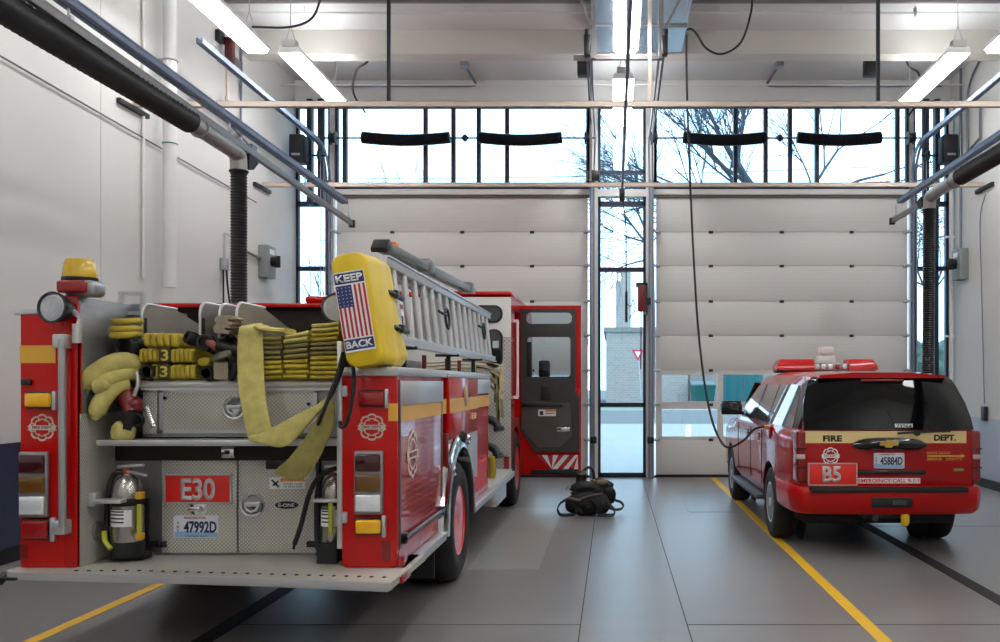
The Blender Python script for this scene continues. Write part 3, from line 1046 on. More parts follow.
# black air hose dropping to the vehicle
t = thing('air_hose', 'long thin black air hose hanging from the ceiling to the red utility vehicle', 'hose', (.95, 11.3, 5.9))
pts = [P(752, -8, 11.3), P(751, 12, 11.3), P(741, 42, 11.3), P(722, 54, 11.3), P(706, 48, 11.3), P(696, 33, 11.3), P(689, 29, 11.3), P(686.5, 38, 11.3),
       P(687, 90, 11.3), P(689, 150, 11.3), P(692.5, 235, 11.3), P(697.5, 320, 11.2), P(704, 380, 11.05), P(712, 420, 10.85), P(722, 443, 10.7), P(731, 447, 10.6), P(744, 440, 10.5), P(755, 429, 10.38), P(768, 426, 10.30)]
MB().tube(spline(pts, 6), .014, 8).build('hose', black_rubber, t)
MB().tube([(.94, 11.3, 6.16), (.94, 11.3, 6.95)], .008, 6).box(.92, .96, 11.28, 11.32, 6.12, 6.17).build('hook', galv, t)
MB().cyl(P(765, 427, 10.33), P(771, 427, 10.27), .026, n=10).build('coupler', mat('orange_coupler', (190, 130, 40), .4), t)

# ------------------------------------------------------------------ outdoors
apron = mat('concrete_apron', (146, 146, 146), .7, bump=.1, bscale=3, var=.03, vscale=.4)  # plain concrete drive in one even grey
asphalt = mat('asphalt', (90, 91, 93), .8, var=.06, vscale=.6)
verge = mat('verge_grass', (86, 112, 78), .9, var=.2, vscale=3, bump=.4, bscale=8)
paving = mat('sidewalk', (124, 124, 122), .8, var=.03)
struct(MB().box(-90, 90, YB + .2, 39, -.15, -.02).build('ground', apron))
struct(MB().box(-90, 90, 39, 57, -.15, -.02).build('road', asphalt))
struct(MB().box(-90, 90, 57, 62, -.15, 0).build('sidewalk', paving))
struct(MB().box(-90, 90, 62, 72, -.15, .0).build('lawn', verge))
struct(MB().box(-140, 140, 72, 220, -.15, -.01).build('street', asphalt))
# painted apron line
struct(MB().prism([(1.9, 24.0), (2.05, 24.0), (3.3, 38.0), (3.1, 38.0)], 'z', -.02, -.016).build('trim_18', white_tape))


def brick_mat(name, c1, c2, mort):
    m = mat(name, c1, .85)
    nt = m.node_tree
    b = nt.nodes['Principled BSDF']
    tc = nt.nodes.new('ShaderNodeTexCoord')
    mp = nt.nodes.new('ShaderNodeMapping')
    mp.inputs['Rotation'].default_value = (PI / 2, 0, 0)
    nt.links.new(tc.outputs['Object'], mp.inputs['Vector'])
    br = nt.nodes.new('ShaderNodeTexBrick')
    br.inputs['Scale'].default_value = 1.2
    br.inputs['Color1'].default_value = lin(c1)
    br.inputs['Color2'].default_value = lin(c2)
    br.inputs['Mortar'].default_value = lin(mort)
    nt.links.new(mp.outputs['Vector'], br.inputs['Vector'])
    nt.links.new(br.outputs['Color'], b.inputs['Base Color'])
    return m


brick = brick_mat('pale_brick', (160, 148, 143), (148, 140, 138), (170, 164, 160))
t = thing('brick_building', 'pale brick building with a square tower across the street', 'building', (3, 78, 0))
MB().box(P(606, 0, 76).x, P(688, 0, 76).x, 76, 92, 0, P(0, 332, 76).z).build('hall', brick, t)
MB().box(P(616, 0, 80).x, P(631, 0, 80).x, 80, 86, 0, P(0, 271, 80).z).build('tower', brick, t)
MB().box(P(606, 0, 76).x - .2, P(688, 0, 76).x + .2, 75.8, 92.2, P(0, 332, 76).z, P(0, 332, 76).z + .4).build('parapet', paving, t)
t = thing('brick_building', 'pale low brick building behind the fire engine bay, across the street', 'building', (-28, 84, 0))
MB().box(-52, -3, 84, 100, 0, 6.0).build('hall', brick, t)
MB().box(-52.3, -2.7, 83.8, 100.2, 6.0, 6.5).build('parapet', paving, t)
teal = ribbed('teal_metal', (30, 100, 106), 0, .9, .6, .05, .8)
t = thing('teal_shed', 'teal metal shed with wide doors seen through the bay door windows', 'shed', (16, 88, 0))
MB().box(P(690, 0, 88).x, P(905, 0, 88).x, 88, 96, 0, P(0, 362, 88).z).build('wall', brick, t)
for a, b in ((722, 742), (743, 763), (790, 812), (813, 836), (850, 875), (876, 898)):
    MB().box(P(a, 0, 87.9).x, P(b, 0, 87.9).x, 87.85, 88.02, 0, P(0, 374, 88).z).build('shed_door', teal, t)
MB().box(P(690, 0, 88).x - .3, P(905, 0, 88).x + .3, 87.5, 96.2, P(0, 362, 88).z, P(0, 360, 88).z + .3).build('roof_edge', mat('shed_fascia', (96, 110, 112), .6), t)
t = thing('garbage_dumpster', 'teal wheeled dumpster standing by the brick building outside', 'dumpster', (P(700, 0, 76).x, 75, 0))
xd0, xd1 = P(691.5, 0, 74).x, P(716, 0, 74).x
dump = mat('dumpster_teal', (14, 86, 84), .5)
MB().loft([[(xd0 + .15, 74.2, .25), (xd1 - .15, 74.2, .25), (xd1 - .15, 75.8, .25), (xd0 + .15, 75.8, .25)], [(xd0, 74, 1.5), (xd1, 74, 1.5), (xd1, 76, 1.75), (xd0, 76, 1.75)]]).build('bin', dump, t)
MB().loft([[(xd0 - .05, 73.95, 1.5), (xd1 + .05, 73.95, 1.5), (xd1 + .05, 76, 1.78), (xd0 - .05, 76, 1.78)], [(xd0, 74, 1.62), (xd1, 74, 1.62), (xd1, 76, 1.92), (xd0, 76, 1.92)]]).build('lid', mat('dumpster_lid', (16, 70, 72), .5), t)
for x in (xd0 + .2, xd1 - .2):
    for y in (74.4, 75.6):
        MB().cyl((x - .05, y, .13), (x + .05, y, .13), .13, n=10).build('wheel', black_rubber, t)
# yield sign
t = thing('yield_sign', 'red and white triangular yield sign on a thin post outside', 'sign', (P(640, 0, 64).x, 64, 0))
c = P(638, 355, 64)
MB().tube([(c.x + .25, 64.05, 0), (c.x, 64.05, c.z + .3)], .04, 8).build('post', galv, t)
tri = [(-.46, .38), (.46, .38), (0, -.45)]
MB().poly(tri, c, RX, UZ, 0, .03).build('sign_plate', mat('sign_border', (206, 30, 62), .5), t)
MB().poly([(-.24, .25), (.24, .25), (0, -.18)], c, RX, UZ, .03, .04).build('sign_face', sticker_white, t)
for px, lb in ((598, 'slim dark red post outside the centre window, beside the engine bay'), (645, 'slim dark red post outside the centre window, beside the vehicle bay')):
    y = 17.6
    b = P(px, 0, y)
    tag(MB().box(b.x - .022, b.x + .022, y - .022, y + .022, -.02, EYE - 41 * y / F, .006).build('bollard', mat('post_maroon', (92, 40, 46), .5)), lb, 'post', 'posts outside the centre window')

hazy_bark = mat('hazy_bark', (66, 70, 80), .9, bump=.3, bscale=12, var=.15, vscale=4)  # bluish grey: haze over the distant trees put into the colour


def grow(b, p, d, L, r, depth, spread, up, kids):
    """branching limb: a bent tapering tube, then its side limbs"""
    n = 4
    pts, rs = [p], [r]
    q = p
    for i in range(n):
        d = (d + V((random.uniform(-1, 1), random.uniform(-.6, .6), random.uniform(-1, 1))) * .16 + V((0, 0, up))).normalized()
        q = q + d * (L / n)
        pts.append(q)
        rs.append(r * (1 - .45 * (i + 1) / n))
    b.tube(pts, rs, 5 if r > .04 else 4, cap=False)
    if depth == 0:
        return
    for k in range(random.choice(kids)):
        f = random.uniform(.35, 1.0)
        i = min(n, max(1, int(f * n + .5)))
        nd = (d + V((random.uniform(-1, 1), random.uniform(-.7, .7), random.uniform(-.5, .9))) * spread).normalized()
        grow(b, pts[i], nd, L * random.uniform(.55, .82), rs[i] * .68, depth - 1, spread, up, kids)


def tree(px, Y, limbs, label, seed, trunk_r, trunk_h, depth=4, lean=(0, 0), kids=(3, 3, 4)):
    random.seed(seed)
    base = P(px, 0, Y)
    base.z = 0
    t = thing('bare_tree', label, 'tree', base)
    top = base + V((lean[0], lean[1], trunk_h))
    mid = base.lerp(top, .5) + V((.12 * trunk_r * 4, 0, 0))
    MB().tube(spline([base, mid, top], 5), [trunk_r * (1 - .035 * i) for i in range(11)], 10).build('trunk', hazy_bark, t)
    b = MB()
    for d, L, r, up, sp in limbs:
        grow(b, top - V((0, 0, random.uniform(0, .15) * trunk_h)), V(d).normalized(), L, r, depth, sp, up, kids)
    b.build('branches', hazy_bark, t)


tree(806, 36, [((-1, 0, .35), 4.6, .13, -.02, .75), ((-.85, .2, .55), 4.4, .11, .05, .8), ((-.55, 0, 1), 4.5, .2, .05, .8), ((.8, 0, .5), 4.2, .09, -.03, .8), ((.5, .3, .9), 4.2, .09, .03, .8), ((-1, -.2, .1), 5.2, .1, .03, .7), ((1, 0, .1), 4.2, .08, .03, .8)],
     'large bare tree with arching limbs outside, above the utility vehicle', 11, .34, 8.6, 4, (-.6, 0), (4, 5, 5))
tree(652, 44, [((-.6, 0, .6), 3.2, .07, .03, .8), ((-.4, 0, .8), 3.2, .07, .03, .8), ((-.9, .2, .25), 2.6, .06, .02, .8), ((-.9, 0, -.1), 2.4, .05, -.02, .8)],
     'bare tree outside the centre window behind the hanging cord', 5, .13, 9.0, 4, (0, 0), (4, 4))
tree(418, 62, [((-.5, 0, 1), 2.2, .05, .08, .6), ((.4, 0, 1), 2.2, .05, .08, .6), ((0, .2, 1), 2.6, .06, .08, .6), ((.7, 0, .6), 1.9, .05, .08, .6)],
     'bare tree with upright twigs outside above the engine bay door, nearest the middle', 21, .1, 13.6, 3)
tree(383, 66, [((-.5, 0, 1), 1.9, .05, .08, .6), ((.5, 0, 1), 1.8, .05, .08, .6), ((0, 0, 1), 2.2, .05, .08, .6)],
     'thin bare tree outside above the engine bay door, second of three small ones', 22, .09, 14.6, 3)
tree(366, 70, [((-.5, 0, 1), 1.6, .05, .08, .6), ((.5, 0, 1), 1.8, .05, .08, .6)], 'thinnest bare tree outside above the engine bay door, by the corner', 23, .07, 15.4, 3)
tree(334, 34, [((-.5, 0, 1), 2.2, .035, .05, .7), ((-.4, 0, 1), 2.0, .03, .05, .7), ((-.8, 0, .5), 1.9, .03, .05, .7)], 'bare tree outside the narrow corner window behind the fire engine', 31, .06, 3.6, 3)
tree(930, 40, [((-.5, 0, 1), 2.8, .06, .05, .7), ((.4, 0, 1), 2.6, .06, .05, .7), ((.7, 0, .5), 2.4, .05, .05, .7), ((-.9, 0, .4), 2.6, .05, .05, .7)], 'bare tree outside the narrow corner window by the utility vehicle', 33, .12, 6.0, 3)
random.seed(3)
b = MB()
for i in range(26):
    x = random.uniform(P(906, 0, 60).x, P(985, 0, 60).x)
    b.ell((x, random.uniform(64, 70), random.uniform(1, 4.2)), random.uniform(.7, 1.5), .9, random.uniform(.8, 1.6), 10, 7)
b.jitter(.35, 1.7)
tag(b.build('evergreen_hedge', mat('hedge_green', (70, 92, 82), .9, bump=.6, bscale=5, var=.3, vscale=2)), 'dark green hedge outside the corner window by the utility vehicle', 'hedge')
for i, (za, zb_) in enumerate(((12.6, 13.6), (11.4, 12.0), (9.4, 10.4))):
    pts = spline([(-30, 46, za), (-5, 46, za - .35), (35, 46, zb_)], 10)
    tag(MB().tube(pts, .018, 4).build('power_line', frame_metal), 'thin overhead wire across the sky outside, %s of three' % ('highest', 'middle', 'lowest')[i], 'wire', 'overhead wires')
# ------------------------------------------------------------------ fire engine
YR, YQ = 5.79, 6.2                      # rear face of the corner posts, recessed tail panel
XL0, XL1, XR0, XR1 = -3.81, -3.443, -1.744, -1.39
ZB = .565                               # tailboard level
fe = thing('fire_engine', 'red fire engine with silver diamond plate rear and E30 sign, parked on the floor', 'fire engine', (-2.6, 10, 0))


def emblem(c, R, U, s, m, parent, m2=None):
    """round fire department cross badge with a ribbon; s is its width"""
    b = MB()
    n = 48
    outer, inner = [], []
    for i in range(n):
        a = 2 * PI * i / n
        lobes = .40 + .06 * abs(math.cos(4 * a)) ** .6
        outer.append((s * lobes * math.cos(a), s * lobes * math.sin(a)))
    O, R_, U_ = V(c), V(R).normalized(), V(U).normalized()
    N = R_.cross(U_)
    for ro, ri, d in ((1.0, .87, .004), (.66, .58, .004)):
        A = [O + R_ * p[0] * ro + U_ * p[1] * ro + N * d for p in outer]
        B = [O + R_ * p[0] * ri + U_ * p[1] * ri + N * d for p in outer]
        va = [b.bm.verts.new(p) for p in A]
        vb = [b.bm.verts.new(p) for p in B]
        vc = [b.bm.verts.new(p - N * .003) for p in A]
        for i in range(n):
            j = (i + 1) % n
            b.bm.faces.new((va[i], va[j], vb[j], vb[i]))
            b.bm.faces.new((vc[i], vc[j], va[j], va[i]))
    for k in range(8):
        a = PI / 8 + PI / 4 * k
        x0, x1 = s * .26, s * .38
        t = s * .018
        q = [(x0 * math.cos(a) - t * math.sin(a), x0 * math.sin(a) + t * math.cos(a)), (x0 * math.cos(a) + t * math.sin(a), x0 * math.sin(a) - t * math.cos(a)),
             (x1 * math.cos(a) + t * math.sin(a), x1 * math.sin(a) - t * math.cos(a)), (x1 * math.cos(a) - t * math.sin(a), x1 * math.sin(a) + t * math.cos(a))]
        b.poly(q, c, R, U, .001, .004)
    b.poly([(-.5 * s, -.09 * s), (-.42 * s, -.02 * s), (-.5 * s, .05 * s), (-.38 * s, .075 * s), (.38 * s, .075 * s), (.5 * s, .05 * s), (.42 * s, -.02 * s), (.5 * s, -.09 * s), (.38 * s, -.085 * s), (-.38 * s, -.085 * s)], c, R, U, .002, .006)
    o = b.build('emblem', m, parent, smooth=False)
    lettering('FIRE DEPT', .66 * s, .085 * s, V(c) + N * .005, R, U, m2 or red_dark, o, .003, .02)
    return o


# --- chassis
MB().box(-3.1, -2.85, 6.3, 15.4, .45, .75).box(-2.35, -2.1, 6.3, 15.4, .45, .75).box(-3.6, -1.6, 7.7, 8.3, .42, .66, .05).box(-3.6, -1.6, 12.65, 13.1, .42, .62, .05).box(-3.4, -1.8, 6.45, 12.2, .62, .9).build('chassis', mat('chassis_black', (18, 18, 19), .7), fe)
# --- tailboard
tb = [(-3.835, 6.25), (-3.835, 5.70), (-3.78, 5.64), (-3.3, 5.585), (-2.7, 5.53), (-2.1, 5.45), (-1.5, 5.34), (-1.33, 5.31), (-1.32, 5.36), (-1.30, 6.25)]
o = MB().prism(tb, 'z', ZB - .045, ZB - .005).build('tailboard', tread_xy, fe)
lip = MB()
rear = tb[1:9]
lip.loft([[(x, y + .015, ZB - .045), (x, y - .008, ZB - .047), (x, y - .012, ZB - .03), (x, y - .006, ZB), (x, y + .035, ZB + .002), (x, y + .035, ZB - .05)] for x, y in rear])
lip.build('tailboard_lip', alu, o)
h = MB()
for i in range(26):
    f = i / 25
    x = -3.4 + 2.0 * f
    y = 5.72 - .16 * max(0, (x + 3.0)) ** 1.0 * .75 - .02
    h.cyl((x, y, ZB - .008), (x, y, ZB + .0005), .012, n=8)
h.build('drain_holes', black_plastic, o)
MB().tube([(-3.86, 5.72, ZB - .03), (-3.86, 5.66, ZB - .07)], .025, 8).cyl((-3.88, 5.62, ZB - .05), (-3.82, 5.62, ZB - .05), .022, n=8).box(-3.87, -3.72, 5.6, 5.64, ZB - .045, ZB - .03).build('marker_bracket', black_plastic, o)
MB().box(-1.318, -1.296, 5.55, 5.78, ZB - .055, ZB - .012, .006).build('side_marker', red_lens, o)

# --- left (tall) body and its corner post
Yc, Yf = 7.99, 10.1


def side_profile(top, ra=.66, z0=ZB):
    return [(YR, z0), (Yc - ra, z0)] + arc((Yc, .53), ra, 177, 3, 16) + [(Yc + ra, z0), (Yf, z0), (Yf, top), (YR, top)]


MB().prism(side_profile(2.20), 'x', XL0, XL1 - .10).build('left_body', red_paint, fe)
lp = MB()
lp.box(XL0, XL1, YR - .004, YR + .05, ZB, 2.19, .006).box(XL1 - .085, XL1, YR - .006, YR + .03, ZB, 2.315, .006)
lpost = lp.build('corner_post', red_paint, fe)
MB().box(XL0 - .04, XL1 - .09, YR - .012, YR + .3, 2.19, 2.225, .006).build('top_trim', alu, lpost)
MB().box(XL0 - .001, XL1 - .14, YR - .007, YR, P(0, 363, YR).z, P(0, 345.5, YR).z).build('gold_stripe', gold_tape, lpost)
# inner steel wall of the hose bed, treaded below
MB().box(XL1 - .10, XL1 - .001, YR + .02, 10.0, 1.42, 2.31, .004).build('inner_wall', steel_sheet, fe)
MB().box(XL1 - .10, XL1 + .002, YR + .02, 6.6, ZB, 1.55).build('inner_tread_wall', tread_yz, fe)


def lamp_block(px0, px1, py0, py1, lens, name='tail_light', rim=black_plastic, pad=1.5, Y=YR, d=.05):
    a, b = P(px0 - pad, py1 + pad, Y), P(px1 + pad, py0 - pad, Y)
    t = MB().box(a.x, b.x, Y - d * .55, Y, a.z, b.z, .012, 3).build(name, rim, fe)
    a, b = P(px0, py1, Y), P(px1, py0, Y)
    MB().box(a.x, b.x, Y - d, Y - d * .4, a.z, b.z, .018, 3).build('lens', lens, t)
    return t


def triple(px0, px1, ys):
    a, b = P(px0 - 2, ys[-1] + 1, YR), P(px1 + 2, ys[0] - 2, YR)
    t = MB().box(a.x, b.x, YR - .035, YR, a.z, b.z, .012, 3).build('tail_light_cluster', mat('lamp_bezel', (150, 148, 146), .35, .6), fe)
    for i, l in enumerate((dim_red_lens, dim_amber_lens, clear_lens)):
        a, b = P(px0, ys[i + 1] - 2, YR), P(px1, ys[i] + 1, YR)
        MB().box(a.x, b.x, YR - .055, YR - .03, a.z, b.z, .016, 3).build('lens', l, t)
    return t


lamp_block(28.5, 54, 393, 407, amber_lens, 'warning_light')
lamp_block(27, 51, 520, 538, red_lens, 'warning_light')
MB().box(P(54, 0, YR).x, P(58, 0, YR).x, YR - .03, YR, P(0, 410, YR).z, P(0, 391, YR).z, .006).build('light_bracket', alu, fe)
MB().box(P(52, 0, YR).x, P(57, 0, YR).x, YR - .03, YR, P(0, 541, YR).z, P(0, 517, YR).z, .006).build('light_bracket', alu, fe)
triple(23.5, 48.5, (453.5, 475, 494.5, 516))
emblem(P(42.5, 427.5, YR - .002), RX, UZ, .19, mat('badge_silver', (196, 186, 170), .5), fe)
t = MB().tube([P(62, 339, YR - .07), P(62.5, 527, YR - .07)], .023, 12).build('handrail', mat('rail_alu', (176, 176, 178), .35, .7, bump=.15, bscale=120), fe)
for py in (341, 525):
    c = P(63, py, YR)
    MB().box(c.x - .02, c.x + .06, YR - .085, YR, c.z - .05, c.z + .04, .01).build('handrail_bracket', alu, t)
# spare label outline and catch
MB().poly([(-.025, -.05), (.025, -.05), (.025, .05), (-.025, .05)], P(24, 552, YR - .004), RX, UZ, 0, .0015).build('small_label', red_dark, fe)
MB().poly([(-.028, -.065), (.028, -.065), (.028, .065), (-.028, .065)], P(386, 551, YR - .004), RX, UZ, 0, .0015).build('small_label', red_dark, fe)
MB().box(P(23, 0, YR).x, P(33, 0, YR).x, YR - .03, YR, P(0, 385, YR).z, P(0, 379, YR).z, .008).build('catch', black_plastic, fe)
# beacon stack
b0 = P(57, 297, YR - .03)
c0, c1 = P(57, 293, YR - .05), P(86, 280, YR - .05)
bt = MB().box(c0.x + .02, c1.x + .035, YR - .03, YR + .13, c0.z - .015, c1.z + .005, .03, 3).build('beacon_base', mat('beacon_silver', (170, 172, 176), .3, .7), fe)
MB().box(c0.x - .005, c1.x, YR - .06, YR - .02, c0.z, c1.z, .02, 3).build('red_flasher', mat('flasher_red', (150, 18, 20), .2, coat=.5), bt)
bc = P(80, 279, YR + .1)
dome = MB()
dome.lathe([(.001, 0), (.104, 0), (.104, .02), (.099, .06), (.088, .115), (.078, .124), (.001, .126)], (bc.x, YR + .1, P(0, 278.5, YR + .1).z), UZ, 28)
dome.build('amber_dome', mat('amber_dome', (250, 206, 6), .08, trans=.3, coat=.6), bt)
MB().lathe([(.001, -.03), (.10, -.028), (.108, -.012), (.108, .004), (.001, .005)], (bc.x, YR + .1, P(0, 278.5, YR + .1).z), UZ, 28).build('dome_seal', black_plastic, bt)
MB().box(bc.x - .04, bc.x + .04, YR + .07, YR + .13, P(0, 277, YR + .1).z, P(0, 270, YR + .1).z, .01).cyl((bc.x - .03, YR + .06, P(0, 270, YR).z), (bc.x - .03, YR + .14, P(0, 270, YR).z), .026, n=12).cyl((bc.x + .03, YR + .06, P(0, 270, YR).z), (bc.x + .03, YR + .14, P(0, 270, YR).z), .026, n=12).build('rotator', black_plastic, bt)


def spotlight(c, r, ax, side):
    t = MB().lathe([(.001, .16), (.3 * r, .155), (.62 * r, .12), (.92 * r, .04), (r, .0), (r, -.02), (.9 * r, -.022), (.88 * r, -.005)], c, V(ax) * -1, 32).build('spotlight', mat('spot_shell', (64, 66, 70), .3, .7), fe)
    a = V(ax).normalized()
    MB().lathe([(.9 * r, .012), (.88 * r, .018), (.6 * r, .026), (.001, .03)], V(c) - a * .012, a, 32).build('spot_glass', clear_lens, t)
    MB().torus(V(c) + a * .012, a, r * .97, r * .07, 32, 8).build('spot_rim', black_gloss, t)
    k = MB()
    for q in range(5):
        k.lathe([(.1 * r + q * .15 * r, .03 - q * .003), (.12 * r + q * .15 * r, .034 - q * .003), (.14 * r + q * .15 * r, .03 - q * .003)], V(c), a, 24)
    k.build('reflector_rings', clear_lens, t)
    MB().tube([V(c) - a * .08 + RX * side * r * .5, V(c) - a * .06 + RX * side * (r + .03) - UZ * .06, V(c) + V((side * (r + .02), .05, -.2))], .02, 8).cyl(V(c) + V((side * (r + .02), .05, -.22)), V(c) + V((side * (r + .02), .05, -.1)), .028, n=10).build('spot_bracket', alu, t)


spotlight(P(53.5, 307.5, YR - .13), .098, (-.12, -1, .05), 1)
spotlight(P(337, 308, 6.05), .10, (.3, -1, .05), 1)

# --- right (low) body
MB().prism(side_profile(1.80), 'x', XR0 + .02, XR1 - .012).build('right_body', red_paint, fe)
rp = MB().box(XR0, XR1, YR - .004, YR + .06, ZB + .005, 1.80, .008).build('corner_post', red_paint, fe)
MB().box(XR0 - .03, XR0 + .003, YR - .012, YR + .03, ZB + .12, 2.02, .006).build('corner_trim', alu, fe)
top = MB().box(XR0, XR1 + .012, YR - .015, Yf + .01, 1.795, 1.85, .008).build('top_trim', alu, fe)
MB().box(XR0 + .10, XR1 - .04, YR + .03, Yf - .05, 1.85, 1.858).build('top_tread', diamond_plate('tread_plate_top', (0, 1), pitch=.028), top)
lamp_block(361, 385, 391.5, 405, red_lens, 'warning_light')
MB().box(P(385.5, 0, YR).x, P(389, 0, YR).x, YR - .03, YR, P(0, 408, YR).z, P(0, 389, YR).z, .006).build('light_bracket', alu, fe)
emblem(P(372, 427, YR - .002), RX, UZ, .19, MATS['badge_silver'], fe)
triple(357, 382, (452.5, 473, 493, 513))
lamp_block(357, 382, 519, 533, amber_lens, 'warning_light')
MB().box(P(382.5, 0, YR).x, P(386.5, 0, YR).x, YR - .03, YR, P(0, 537, YR).z, P(0, 515, YR).z, .006).build('light_bracket', alu, fe)
MB().box(P(388.5, 0, YR).x, XR1 + .002, YR - .007, YR + .02, P(0, 421, YR).z, P(0, 403.5, YR).z).build('gold_stripe', gold_tape, rp)
for py in (391, 517):
    c = P(343.5, py, YR)
    MB().box(c.x - .02, c.x + .03, YR - .03, YR, c.z - .035, c.z + .035, .008).cyl((c.x - .012, YR - .03, c.z - .05), (c.x - .012, YR - .03, c.z + .05), .014, n=8).build('door_hinge', alu, fe)

XS_ = XR1


def sx_(px):
    return XS(px, XS_)


# rear side compartment with roll-up shutter
y0, y1 = sx_(400), sx_(441)
MB().box(XS_ - .03, XS_ + .002, y0, y1, ZB + .15, 1.60).build('roll_up_shutter', ribbed('red_shutter', (186, 18, 16), 2, .045, .16, .004, .35, coat=1.0), fe)
MB().box(XS_ - .01, XS_ + .014, y0 - .02, y1 + .03, 1.60, 1.765, .006).build('shutter_header', alu, fe)
MB().box(XS_ - .01, XS_ + .008, y0 - .03, y0, ZB + .1, 1.77).box(XS_ - .01, XS_ + .008, y1, y1 + .03, ZB + .1, 1.77).build('shutter_frame', mat('frame_dark_alu', (110, 100, 100), .35, .7), fe)
MB().box(XS_ + .0025, XS_ + .005, y0, Yf, 1.497, 1.617).build('gold_stripe', gold_tape, fe)
emblem(V((XS_ + .006, sx_(411.5), P(0, 454, sx_(411.5)).z)), NY, UZ, .36, mat('badge_pale', (206, 196, 186), .5), fe)
MB().tube([(XS_ + .03, y0 + .02, ZB + .165), (XS_ + .03, y1 - .05, ZB + .165)], .018, 10).box(XS_, XS_ + .04, y0 + .02, y0 + .07, ZB + .13, ZB + .2, .006).box(XS_, XS_ + .04, y1 - .1, y1 - .05, ZB + .13, ZB + .2, .006).build('lift_bar', mat('bar_dark', (62, 60, 60), .4, .6), fe)
# wheel-side upper compartment door
y2, y3 = sx_(445.5), Yf - .05
up = MB().box(XS_ - .01, XS_ + .03, y2 + .02, sx_(475), 1.27, 1.80, .012).build('compartment_door', red_paint, fe)
MB().box(XS_ + .03, XS_ + .034, y2 + .03, sx_(475) - .01, 1.497, 1.617).build('gold_stripe', gold_tape, up)
MB().box(XS_ - .01, XS_ + .036, y2, sx_(475) + .02, 1.795, 1.83, .006).build('drip_rail', alu, up)
MB().box(XS_ - .01, XS_ + .02, sx_(475.5), Yf - .03, 1.64, 1.79, .006).build('silver_panel', alu, fe)
c = V((XS_ + .035, sx_(462), P(0, 396, sx_(462)).z))
MB().lathe([(.001, .012), (.09, .008), (.1, 0)], c, RX, 24).build('medallion', mat('medallion', (190, 170, 130), .3, .6), up)
lettering('E30', .26, .06, V((XS_ + .031, sx_(474.2) - .2, 1.43)), NY, UZ, cream_tape, up, .003)
# polished fender panel and wheel arch trim
ye0, ye1 = sx_(444.5), sx_(476)
pts = [(ye0, .87), (ye0, 1.33), (ye1, 1.33), (ye1, .8)] + [(Yc + .78 * math.cos(math.radians(a)), .53 + .78 * math.sin(math.radians(a))) for a in range(25, 156, 10)]
MB().prism(pts, 'x', XS_ - .01, XS_ + .012).build('fender_panel', alu, fe)
ar = MB()
rings = []
for a in range(-2, 183, 8):
    ca, sa = math.cos(math.radians(a)), math.sin(math.radians(a))
    rings.append([(XS_ - .05, Yc + .645 * ca, .53 + .645 * sa), (XS_ + .06, Yc + .65 * ca, .53 + .65 * sa), (XS_ + .065, Yc + .67 * ca, .53 + .67 * sa), (XS_ + .03, Yc + .77 * ca, .53 + .77 * sa), (XS_ - .03, Yc + .78 * ca, .53 + .78 * sa)])
ar.loft(rings)
ar.build('wheel_arch_trim', chrome, fe)
MB().loft([[(XS_ - .7, Yc + .64 * math.cos(math.radians(a)), .53 + .64 * math.sin(math.radians(a))), (XS_ - .012, Yc + .655 * math.cos(math.radians(a)), .53 + .655 * math.sin(math.radians(a))), (XS_ - .012, Yc + .66 * math.cos(math.radians(a)), .53 + .66 * math.sin(math.radians(a))), (XS_ - .7, Yc + .66 * math.cos(math.radians(a)), .53 + .66 * math.sin(math.radians(a)))] for a in range(-4, 186, 10)]).build('wheel_well', black_rubber, fe)
for py, px, r in ((437, 458, .055), (439.5, 462.5, .05), (471, 447.5, .045)):
    y = sx_(px)
    MB().lathe([(r * .6, 0), (r, .01), (r, .05), (r * .8, .06), (r * .3, .05), (.001, .05)], (XS_ + .01, y, P(0, py, y).z), RX, 18).build('outlet_cap', chrome if r < .055 else black_plastic, fe)
MB().box(XS_ - .01, XS_ + .03, y2 - .05, y2 - .005, .95, 1.33, .006).build('red_reflector', red_dark, fe)
# rub rails, front panel and reflectors
for a, b in ((YR + .0, Yc - .76), (Yc + .74, 12.2)):
    MB().box(XS_ - .05, XS_ + .055, a, b, ZB - .075, ZB - .005, .008).box(XS_ - .02, XS_ + .062, a, b, ZB - .028, ZB - .012).build('rub_rail', alu, fe)
MB().box(XS_ + .0, XS_ + .035, sx_(397.2), sx_(403), ZB - .005, ZB + .055, .008).build('side_marker', red_lens, fe)
MB().box(XS_ - .01, XS_ + .006, Yc + .95, Yf - .25, ZB + .08, ZB + .36).build('reflective_patch', mat('patch_red', (206, 40, 44), .4), fe)
MB().box(XL0, XR1 - .01, Yf - .02, Yf, .7, 1.8).build('front_bulkhead', red_dark, fe)

# --- hose bed
hd = MB()
hd.box(XL1, XR0, 7.28, 7.36, 1.7, 2.36).box(-3.70, XL1, 7.28, 7.36, 2.2, 2.36)
hd.build('bed_headboard', mat('bed_dark', (30, 10, 10), .7), fe)
MB().box(XL1, XR0, 7.36, 10.06, 1.70, 1.86, .01).box(-3.3, -2.0, 7.9, 9.4, 1.86, 1.98, .02).build('tank_cover', steel_sheet, fe)
MB().box(-3.70, XR0 + .02, 7.22, 7.40, 2.355, 2.392, .01).build('bed_cover_roll', red_paint, fe)
MB().box(P(306, 0, 7.3).x, P(333, 0, 7.3).x, 7.25, 7.4, 2.39, P(0, 296, 7.3).z, .03).build('front_flasher', red_paint, fe)
MB().box(XR0 - .03, XR0 + .02, YR + .25, 7.4, 1.8, 2.30, .006).build('bed_side_wall', red_dark, fe)
MB().box(XL1, XR0 - .03, YQ - .05, 7.3, 1.68, 1.74).build('bed_floor', mat('bed_floor', (60, 58, 56), .6, .3), fe)
sill = MB().tube([(P(140, 0, YQ - .1).x, YQ - .1, 1.745), (XR0 - .02, YQ - .1, 1.745)], .026, 12)
